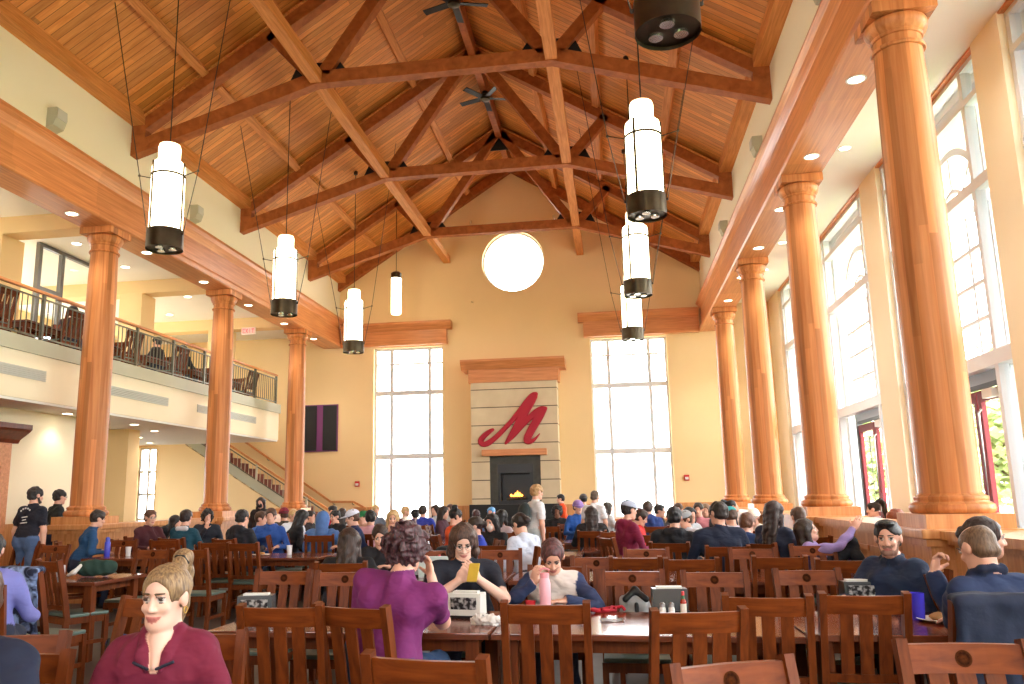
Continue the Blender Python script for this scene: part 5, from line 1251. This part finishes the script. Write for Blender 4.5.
P('a black jacket with dark curls', 557, 504, 16.8, v=175, skin='brown', top=(24, 24, 28), hair=('curly', BLK))
P('a blue coat and lilac knit hat', 578, 500, 16.0, v=-150, lean=14, top=(34, 84, 160), hair=('short', BRN), extras=(('beanie', (150, 122, 186)),))
P('a white printed tee with cropped hair', 595, 488, 15.8, v=-35, pose='stand', top=(224, 226, 232), sleeve='short', pants=(120, 126, 134), hair=('buzz', (92, 76, 62)), res='mid', w=1.1, extras=(('print', [(-1.2, 1.2, .08)]),), doing='standing right of the lilac knit hat')
P('a pale top with a black and white hat', 583, 492, 18.6, v=20, pose='stand', top=(196, 196, 190), hair=('short', BLK), extras=(('beanie', (80, 80, 84)),), doing='standing behind the white printed tee')
P('dark clothes with a curtain of long dark hair', 591, 506, 15.2, v=0, top=(30, 26, 26), hair=('long', (44, 30, 26)), res='mid')
P('a white and navy top with grey brown hair', 608, 501.5, 16.6, v=-60, top=(196, 204, 212), hair=('long', (70, 62, 56)))
P('a maroon hoodie and pale cap', 629, 499, 10.9, v=-62, lean=8, top=(126, 22, 62), hair=('short', (34, 24, 24)), extras=(('cap', (176, 186, 208)),), res='mid', hood=True, w=1.12)
P('a red and navy tee', 641, 509, 11.6, v=-100, lean=16, top=(206, 44, 44), hair=('short', DBR), res='mid', hp=20)
P('a dark blue hoodie', 648, 501, 14.4, v=20, hy=-40, top=(34, 58, 118), hair=('short', (60, 42, 34)), hood=True)
P('a black tee with glasses', 660, 504, 16.0, v=-110, top=(30, 28, 34), hair=('short', BLK), extras=(('glasses',),))
P('a black hoodie seen from behind', 674, 506.5, 9.9, v=-12, lean=10, top=(24, 26, 34), hair=('short', BLK), res='mid', hood=True, w=1.2)
P('a grey cap and pale sweatshirt', 684, 509.5, 12.2, v=130, lean=18, top=(206, 208, 220), hair=('short', BRN), extras=(('cap', (150, 156, 160)),))
P('a charcoal tee with brown hair', 678, 503, 16.0, v=170, top=(90, 90, 98), hair=('short', BRN))
P('a navy crew neck', 717, 501.5, 9.8, v=12, hy=30, lean=8, top=(24, 34, 58), hair=('short', (44, 34, 30)), res='mid', w=1.28)
P('a dark blazer with a pink scarf', 698, 502.5, 15.0, v=170, top=(26, 26, 32), hair=('short', DBR), body2=(190, 120, 130))
P('a striped top with brown hair', 705, 503.5, 16.2, v=175, top=(150, 130, 120), hair=('long', (120, 92, 70)))
P('a grey tee with black hair', 690, 507, 14.2, v=-140, top=(170, 176, 182), hair=('bob', BLK))
P('a teal cap and lilac top', 729, 506, 12.4, v=40, hp=18, top=(206, 204, 222), hair=('short', BRN), extras=(('cap', (58, 164, 168)),), w=1.08)
P('a dark vest with a black ponytail', 732, 499.5, 15.6, v=-80, hp=-14, skin='tan', top=(36, 40, 56), hair=('pony', BLK), doing='drinking from a lilac bottle')
P('a navy gilet', 747, 513, 12.0, v=-30, lean=26, top=(30, 54, 98), hair=('short', (96, 60, 40)))
P('a white bucket hat', 753, 508.5, 13.2, v=160, lean=24, top=(226, 214, 200), hair=('short', BRN), extras=(('beanie', (236, 226, 212)),))
P('a dark denim jacket with long dark hair', 774, 500.5, 12.0, v=-35, top=(44, 50, 72), hair=('long', (46, 32, 30)), res='mid')
P('a plaid shirt', 797, 507, 10.9, fixed=True, v=30, top=(190, 170, 130), hair=('short', BRN))
P('a grey coat beside the column base', 814, 503, 17.6, beyond=True, fixed=True, v=-60, top=(120, 110, 90), hair=('short', (110, 88, 58)))
P('black leggings and a lilac sleeve', 806, 521, 9.2, fixed=True, v=-90, lean=-14, hp=-4, top=(150, 132, 190), pants=(20, 22, 30), hair=('long', DBR), legs='up', res='mid', R=((.16, .34, 1.12), (.1, .5, .8), (-1, 0, 0), .4), doing='with knees drawn up beside the low wall')
P('a rust coloured top with auburn hair', 897, 509, 11.3, beyond=True, fixed=True, v=-80, top=(110, 60, 44), hair=('bob', (128, 62, 34)), res='mid', doing='beyond the low wall')
P('a lilac tee with a dark ponytail', 872, 501.5, 14.4, beyond=True, fixed=True, v=90, top=(214, 204, 222), hair=('pony', DBR), res='mid', doing='beyond the low wall near the far red door')
# on the gallery
for px_, py_, Y_, tp_, v_, nm in ((157, 337, 16.6, (44, 34, 34), 60, 'a dark brown jumper'), (184, 345, 18.0, (40, 44, 52), -40, 'a slate jumper'), (74, 306, 13.6, (60, 40, 40), -20, 'a wine coloured jumper')):
    P(nm + ' up on the gallery', px_, py_, Y_, v=v_, top=tp_, hair=('short', BLK), base=3.87, beyond=True, fixed=True, seat=False)
# ================================================================== EMPTY CHAIRS
for px_, py_, rz, lb, *fx in (
    (281, 605, 2, 'dark slat chair seen from behind before the napkin caddy at the left'),
    (545, 602, 0, 'dark slat chair seen from behind, in front of the pink tumbler'),
    (698, 609, 12, 'honey slat chair turned a little, in front of the hot sauce bottle'),
    (766, 595, -3, 'honey brown slat chair seen from behind, just right of the hot sauce caddy'),
    (863, 593, 0, 'dark slat chair seen from behind, just left of the blue plastic cups'),
    (425, 655, -8, 'close dark slat chair cut by the bottom edge below the purple tee'),
    (731, 661, 206, 'close slat chair with a glossy tilted rail at bottom centre right'),
    (962, 641, 183, 'close slat chair with emblem facing out, bottom right corner'),
    (12, 638, 195, 'close slat chair at the bottom left corner'),
    (150, 598, 160, 'slat chair behind the smiling woman, its side lit orange'),
    (284, 570, 180, 'slat chair facing the camera across the left table end'),
    (345, 571, 182, 'slat chair facing the camera beside the purple tee'),
    (632, 570, 180, 'slat chair facing the camera with a grey backpack on its seat'),
    (635, 556.5, 0, 'slat chair seen from behind, directly beyond the grey backpack'),
    (691, 558, 3, 'slat chair seen from behind with white papers before it, right of the grey backpack'),
    (714, 571, 180, 'slat chair facing the camera behind the hot sauce caddy'),
    (779, 556, 0, 'dark slat chair seen from behind with papers on the table beyond it'),
    (806, 569, 183, 'slat chair facing the camera, its rail shining white'),
    (845, 559, -4, 'dark slat chair seen from behind, just left of the dark zip jacket', True),
    (812, 543, 180, 'slat chair facing the camera below the drawn up knees'),
    (50, 557, -28, 'big dark slat chair with a green seat turned towards the bag on the left table'),
    (28, 537, 170, 'slat chair lit orange beneath the walking man in the black tee'),
    (56, 540, 175, 'slat chair lit orange just right of the walking man'),
    (60, 531, 178, 'pale shining slat chair in front of the left pedestal'),
    (85, 535, -60, 'sideways slat chair under the teal blue shirt'),
    (124, 535, 178, 'slat chair facing the camera right of the blue bottle'),
    (153, 549, 176, 'slat chair across the left table behind the green bag'),
    (165, 535.5, 0, 'white gleaming slat chair in front of the maroon shirt'),
    (186, 532, -4, 'slat chair behind the teal tee and white hood'),
    (215, 536, 0, 'slat chair seen from behind below the curly haired hoodie'),
    (190, 543.5, 0, 'slat chair seen from behind above the blond ponytail'),
    (243, 540.5, -4, 'slat chair seen from behind below the black puffer jacket'),
    (269, 534, -70, 'sideways slat chair left of the orange snack'),
    (286, 535, -60, 'sideways slat chair right of the orange snack'),
    (366, 531, 80, 'sideways slat chair behind the long dark hair'),
    (443, 551, 180, 'slat chair facing the camera between the purple tee and the glasses'),
    (492, 544.5, 0, 'slat chair seen from behind with a bright worn top rail'),
    (500, 551, 184, 'slat chair facing the camera left of the white hoodie'),
    (500, 531, 0, 'far slat chair in front of the pale face mask'),
    (547, 526, 0, 'far slat chair below the standing white tee'),
    (613, 531, 30, 'dark slat chair turned beside the maroon hoodie'),
    (646, 548, 180, 'slat chair facing the camera above the grey backpack'),
    (642, 535, 150, 'turned slat chair with a bright edge in front of the red and navy tee'),
    (667, 532, 10, 'slat chair seen from behind below the black hoodie at left'),
    (729, 532, 0, 'slat chair seen from behind below the navy crew neck'),
    (712, 540, 0, 'slat chair seen from behind in the row before the navy crew neck'),
    (757, 530, -10, 'slat chair seen from behind right of the navy crew neck'),
    (771, 539.5, 0, 'slat chair seen from behind below the dark denim jacket'),
    (752, 548.5, 180, 'slat chair facing the camera in front of the white papers'),
    (788, 524, -50, 'dark sideways slat chair beside the plaid shirt'),
    (802, 526, 60, 'dark slat chair turned sideways with a grey jacket on it'),
    (596, 553, 178, 'slat chair facing the camera far right of the raglan shirt')):
    chair_px(px_, py_, rz, lb, z=1.03 if px_ < 230 and 525 < py_ < 545 else .97, fix=bool(fx))

table(6.75, 7.4, 'table beyond the low wall holding a picture caddy', rz=90); table(6.7, 12.6, 'table beyond the low wall near the far red door', rz=90)

# ================================================================== THINGS ON THE TABLES
GREYC, DARKC, WHITEC = flat((150, 152, 154), .35), flat((58, 60, 62), .35), flat((222, 222, 216), .4)
q = atz(256, 619, .75); nap_caddy(q.x, q.y, 12, 'dark napkin caddy with picture at the left table end', DARKC)
q = atz(467, 617, .75); nap_caddy(q.x, q.y, -8, 'white napkin caddy with picture in front of the woman in glasses', WHITEC)
q = atz(670, 612, .75); nap_caddy(q.x, q.y, 3, 'charcoal napkin caddy beside the hot sauce bottle', DARKC, panel=False)
q = atz(860, 604, .75); nap_caddy(q.x, q.y, 2, 'dark napkin caddy in front of the dark zip jacket', DARKC)
q = atz(429, 568, .75); nap_caddy(q.x + .05, 8.0, 0, 'chrome napkin caddy between the purple tee and the glasses', GREYC)
q = at(1016, 566, 7.2); nap_caddy(6.6, 7.0, -50, 'black picture caddy beyond the low wall at the right edge', DARKC)
TOM, GRN, WHT = flat((176, 44, 22), .2), flat((30, 90, 50), .4), flat((226, 222, 210), .5)
q = atz(684, 616, .75); bottle(q.x, q.y, 'red hot sauce bottle with a green neck', TOM, flat((206, 40, 44), .4), .15, .019, liquid=WHT, neck=GRN)
q = atz(663, 617, .75); shaker(q.x, q.y, 'left salt shaker before the charcoal caddy'); q = atz(672, 617, .75); shaker(q.x, q.y, 'right salt shaker before the charcoal caddy')
bottle(1.02, 8.02, 'tomato ketchup bottle with a red cap behind the purple tee', flat((150, 40, 28), .2), flat((196, 44, 40), .4), .2, .028, liquid=WHT)
shaker(1.10, 7.95, 'salt shaker beside the tomato ketchup bottle')
q = atz(548, 609, .75); q.y = min(q.y, 5.5)
t = thing('tumbler', 'tall pale pink tumbler with a handle lid', 'tumbler', (q.x, q.y, .75))
PK = flat((232, 172, 184), .4)
b = BM(); lathe(b, [(.034, 0), (.036, .005), (.038, .19), (.03, .215), (.026, .225)], 26); obj('body', b, PK, t, smooth=True)
b = BM(); lathe(b, [(.029, .222), (.030, .25), (.026, .255)], 22); o = obj('lid', b, flat((240, 160, 170), .4), t, smooth=True)
b = BM(); tube(b, [(.027, 0, .24), (.03, 0, .275), (0, 0, .285), (-.03, 0, .275), (-.027, 0, .24)], .006); obj('lid_handle', b, flat((240, 160, 170), .4), t)
q = atz(537, 606, .75); cup(q.x - .01, 5.52, 'small red cup beside the pink tumbler', flat((186, 30, 44), .4), .075, .034)
BLU = tinted('blue_cup_plastic', (70, 64, 214), .15)
q = atz(919, 620, .75); cup(q.x, q.y, 'nearer blue plastic cup at the right', BLU, .155, .043); q = atz(930, 609, .75); cup(q.x, q.y, 'farther blue plastic cup at the right', BLU, .155, .043)
for k, px_ in enumerate((918, 924, 930)): q = atz(px_, 601, .75); bottle(q.x, q.y + .1, f'dark slim bottle behind the blue cups, {["left", "middle", "right"][k]} of three', flat((34, 26, 24), .2), flat((50, 44, 40), .3), .17, .017)
q = atz(944, 623, .75); plate(q.x, q.y + .05, 'white plate of food under the navy pullover arm', food=flat((176, 132, 84), .7))
q = atz(372, 562, .75)
t = thing('laptop', 'pale open laptop before the dark scarf', 'laptop', (1.0, 7.92, .75), 6 * D2R)
b = BM(); box(b, -.15, .15, -.1, .1, 0, .014, bev=.003); obj('base', b, M['chrome'], t); b = BM(); box(b, -.15, .15, -.004, .004, 0, .2, mat=Matrix.Translation((0, -.1, .012)) @ Matrix.Rotation(.3, 4, 'X'), bev=.002); obj('lid', b, flat((206, 222, 216), .4), t)
# mask bag, lanyard, papers
q = atz(486, 624, .75)
o = soft_thing('paper_bag', 'crumpled white paper wrapper in front of the white caddy', 'wrapper', M['offwhite'], ells=[((0, 0, .022), (.07, .05, .024)), ((.06, -.02, .018), (.05, .035, .018)), ((-.05, .01, .02), (.03, .04, .02))], loc=(q.x, q.y, .752), h=.006, noise=(.010, 130))
q = atz(606, 612, .75)
b = BM(); pts = [Vector((.12 * math.cos(t_ * .7) * (1 - t_ * .05) + .02 * math.sin(t_ * 2.1), .07 * math.sin(t_ * .9), .012 + .01 * math.sin(t_ * 1.7))) for t_ in range(14)]; tube(b, pts, .011, 6)
o = tag(obj('lanyard', b, cloth((176, 28, 44)), smooth='all', loc=(q.x, q.y, .755)), 'red lanyard coiled on the table beside the raglan shirt', 'lanyard')
def sheet(x, y, z, rz, label, w=.21, d=.28, c=(226, 228, 230)):
    b = BM(); n = 6; g = [[b.verts.new((-w / 2 + w * i / n, -d / 2 + d * j / n, .004 * math.sin(i * 1.3 + j))) for j in range(n + 1)] for i in range(n + 1)]
    for i in range(n):
        for j in range(n): b.faces.new((g[i][j], g[i + 1][j], g[i + 1][j + 1], g[i][j + 1]))
    r = bmesh.ops.solidify(b, geom=b.faces[:], thickness=.002); o = obj('paper_sheet', b, flat(c, .6), smooth='all', loc=(x, y, z)); o.rotation_euler = (0, 0, rz * D2R); return tag(o, label, 'paper')
q = atz(612, 621, .75); sheet(q.x, q.y, .756, 10, 'white paper beside the red lanyard', .14, .12)
q = atz(690, 556, .75); sheet(q.x, q.y + .2, .756, 20, 'white paper on the table right of the grey backpack', .32, .22); q = atz(784, 555, .75); sheet(q.x, q.y + .2, .756, 3, 'stack of white paper behind the dark chair back', .36, .2)
# far tables: cups, plates, bottles
for k, (x, y, kind, lb) in enumerate((( -3.0, 8.0, 'b', ''), (-2.5, 10.9, 'c', 'white cup on the table before the puffer jacket'), (-2.15, 10.95, 'p', 'white plate before the black puffer jacket'), (-1.8, 11.1, 'c', 'clear pale cup right of the white plate'), (-4.2, 11.0, 'c', 'pale cup beside the blue water bottle'),
    (-2.3, 13.85, 'o', ''), (-2.0, 14.0, 'p', 'white plate beside the orange snack'), (1.2, 11.0, 'c', 'blue cup before the orange tee'), (2.9, 11.9, 'p', 'white plate before the maroon hoodie'), (4.1, 10.95, 'p', 'white plate before the navy crew neck'), (4.5, 11.1, 'c', 'lilac cup before the navy crew neck'), (3.3, 14.1, 'p', 'white plate behind the maroon hoodie'), (1.5, 14.0, 'c', 'pale cup before the standing white tee'), (4.4, 8.0, 'p', 'white plate on the table left of the nearest right column'))):
    if kind == 'c': cup(x, y, lb, flat((90, 120, 206) if 'blue cup' in lb else (176, 150, 214) if 'lilac' in lb else (224, 226, 228), .3), .13, .04)
    if kind == 'p': plate(x, y, lb, food=flat((190, 140, 80), .7))
    if kind == 'o':
        o = soft_thing('snack', 'orange snack on the table before the blue raincoat', 'food', flat((226, 96, 36), .5), ells=[((0, 0, .04), (.07, .06, .045))], loc=(x, y, .752), h=.012, noise=(.01, 90))
t = thing('water_bottle', 'tall blue water bottle on the left table', 'bottle', (*(atz(106, 546, .75)).xy, .75)); q = at(106, 546, 10.95); t.location = (max(q.x, -4.5), 10.95, .75)
b = BM(); lathe(b, [(.038, 0), (.04, .01), (.04, .19), (.03, .21)], 20); obj('body', b, flat((52, 62, 196), .3), t, smooth=True); b = BM(); lathe(b, [(.03, .205), (.032, .25), (.02, .27)], 16); obj('cap', b, flat((60, 70, 180), .4), t, smooth=True)
# bags and jackets
q = atz(114, 574, .75)
o = soft_thing('duffel_bag', 'dark green bag with a white strap on the left table', 'bag', cloth((34, 62, 54)), caps=[((-.12, 0, .085), (.12, .02, .085), .085, .08)], loc=(q.x, 7.95, .755), rz=8, noise=(.008, 40)); 
soft_thing('strap', '', '', M['offwhite'], caps=[((-.14, -.06, .11), (-.19, -.10, .05), .022, .02), ((-.19, -.10, .05), (-.25, -.09, .022), .022, .016)], parent=o, h=.009)
q = atz(78, 574, .75); t = thing('book', 'pale book standing on the left table beside the dark chair', 'book', (q.x, 7.95, .75), -20 * D2R); b = BM(); box(b, -.085, .085, -.012, .012, 0, .12, bev=.003); obj('cover', b, flat((150, 166, 190), .5), t); b = BM(); box(b, -.082, .0865, -.009, .009, .003, .121); obj('pages', b, M['offwhite'], t)
GREYB = cloth((150, 152, 152))
pk = at(635, 596, 5.78)
o = soft_thing('backpack', 'grey and black backpack sitting on a chair behind the red lanyard', 'backpack', GREYB, caps=[((0, 0, .12), (0, .01, .27), .135, .11)], ells=[((0, -.11, .10), (.11, .05, .09))], loc=(pk.x, 5.92, .468), rz=4, noise=(.008, 45))
soft_thing('pocket', '', '', cloth((34, 34, 36)), ells=[((0, -.12, .17), (.07, .035, .075))], parent=o, h=.009); soft_thing('strap', '', '', M['black'], caps=[((-.07, -.075, .33), (0, -.03, .385), .022, .022), ((0, -.03, .385), (.07, -.075, .33), .022, .022), ((0, -.11, .30), (0, -.145, .20), .016, .014)], parent=o, h=.008)
pk = at(446, 537, 11.2)
o = soft_thing('backpack', 'black backpack hanging below the orange tee', 'backpack', cloth((30, 32, 36)), caps=[((0, 0, -.1), (0, 0, .12), .15, .13)], ells=[((0, -.13, -.08), (.11, .06, .10))], loc=(pk.x, 11.2 - .1, 1.0), noise=(.01, 40)); o.location.z = .62; soft_thing('strap', '', '', flat((90, 92, 60), .7), caps=[((-.08, -.14, .1), (-.09, -.15, -.1), .02, .02)], parent=o)
q = atz(112, 655, 0)
o = soft_thing('backpack', 'blue backpack on the floor behind the smiling woman', 'backpack', cloth((28, 62, 120)), caps=[((0, 0, .14), (0, 0, .30), .14, .11)], ells=[((0, -.12, .12), (.1, .05, .09))], loc=(-1.45, 6.6, .0), rz=20, noise=(.01, 40)); soft_thing('strap', '', '', M['black'], caps=[((-.06, -.09, .38), (-.1, -.13, .1), .018, .018), ((.06, -.09, .38), (.1, -.13, .1), .018, .018)], parent=o)
def draped(name, label, c, chair_o, h=.010, low=.42, noise=(.004, 30), w=.20):
    G = Soft()
    for i in range(13):
        x = -w + 2 * w * i / 12; yb = BACK(.93); dp = .018 * math.sin(i * 1.9) + .006 * math.sin(i * .7)
        G.cap((x, yb - .045, .955), (x * 1.02, BACK(.6) - .07 + dp, low + .02 * math.sin(i * .9)), .026, .026, k=.03)
        G.cap((x, yb - .045, .975), (x, yb + .030, .975), .020, k=.03); G.cap((x, yb + .032, .97), (x, yb + .05, .70), .014, k=.03)
    o = bpy.data.objects.new(name, G.mesh(name, cloth(c) if isinstance(c, tuple) else c, h, noise=noise, seed=5, colour=False)); o.matrix_world = chair_o.matrix_basis.copy() @ Matrix.Translation((0, 0, .012)); link(o); return tag(o, label, 'jacket')
draped('jacket', 'navy jacket draped over the chair back at the right edge', (28, 38, 62), c7)
def tie_dye():
    m, N, L, B = newmat('tie_dye_cloth'); tc = N.new('ShaderNodeTexCoord'); n = N.new('ShaderNodeTexNoise'); n.inputs['Scale'].default_value = 7; n.inputs['Distortion'].default_value = 1.5; L.new(tc.outputs['Object'], n.inputs['Vector'])
    r = N.new('ShaderNodeValToRGB'); e = r.color_ramp.elements; e[0].position = .42; e[0].color = (*lin((18, 26, 54)), 1); e[1].position = .62; e[1].color = (*lin((150, 176, 226)), 1); L.new(n.outputs['Fac'], r.inputs[0]); L.new(r.outputs[0], B.inputs['Base Color']); B.inputs['Roughness'].default_value = .85; return m
ct = chair_px(20, 572, -10, 'slat chair under the tie dye jacket at the left edge', fix=True)
draped('jacket', 'blue and white tie dye jacket over a chair at the left edge', tie_dye(), ct, low=.5)
draped('jacket', 'grey brown jacket over the sideways chair beside the plaid shirt', (104, 98, 88), [c for c in CHAIRS if 'grey jacket on it' in c['label']][0], low=.5)
# gallery furniture
k = 0
for y in (10.9, 12.6, 14.4, 16.2, 18.2, 19.8):
    table(-7.4, y, f'gallery table behind the railing, {ordn[k]} from the camera', rz=90, z=3.87, sx=.6, sy=.8)
    for j, (dx_, dy_, rz) in enumerate(((.0, -.62, 0), (.02, .62, 180), (.62, .05, 85))):
        chair(-7.4 + dx_, y + dy_, rz, f'gallery chair {["on the near side", "on the far side", "on the railing side"][j]} of the {ordn[k]} gallery table', z=3.87)
    k += 1

# ================================================================== LIGHT
wd = bpy.data.worlds.new('bright_overcast_sky'); SC.world = wd; wd.use_nodes = True
bg = wd.node_tree.nodes['Background']; bg.inputs[0].default_value = (1.0, .985, .955, 1); bg.inputs[1].default_value = 10.5
def portal(loc, rot_, sx, sy):
    l = bpy.data.lights.new('window_portal', 'AREA'); l.shape = 'RECTANGLE'; l.size = sx; l.size_y = sy; l.cycles.is_portal = True
    o = bpy.data.objects.new('window_portal', l); o.location = loc; o.rotation_euler = rot_; link(o)
for x0, x1 in (WINL, WINR): portal(((x0 + x1) / 2, YB + .45, (ZW0 + ZW1) / 2), (-PI / 2, 0, 0), x1 - x0, ZW1 - ZW0)
portal((0, YB + .45, OCZ), (-PI / 2, 0, 0), 1.9, 1.9)
for a, c in bays: portal((XO + .36, (a + c) / 2, 3.4), (0, PI / 2, 0), 6.7, 3.24)
for a, c, z0, z1 in ((8.5, 11.5, 4.3, 6.1), (12.8, 16.0, 4.3, 6.1), (17.2, 20.2, 4.3, 6.1), (17, 20.5, .9, 2.8)): portal((-12.7, (a + c) / 2, (z0 + z1) / 2), (0, -PI / 2, 0), z1 - z0, c - a)
for p_, q_ in REAR_FILL: portal(((p_ + q_) / 2, Y0 - .4, 5.2), (PI / 2, 0, 0), q_ - p_, 3.6)
portal((-11.675, YB + .45, 1.75), (-PI / 2, 0, 0), .65, 2.9)
SC.view_settings.view_transform = 'Standard'; SC.view_settings.look = 'None'; SC.view_settings.gamma = 1; SC.view_settings.use_curve_mapping = False
SC.view_settings.exposure = 0.72
cy = SC.cycles
cy.max_bounces = 8; cy.diffuse_bounces = 5; cy.glossy_bounces = 3; cy.transmission_bounces = 4; cy.transparent_max_bounces = 16
cy.caustics_reflective = False; cy.caustics_refractive = False; cy.sample_clamp_indirect = 6; cy.sample_clamp_direct = 0
cy.use_denoising = True
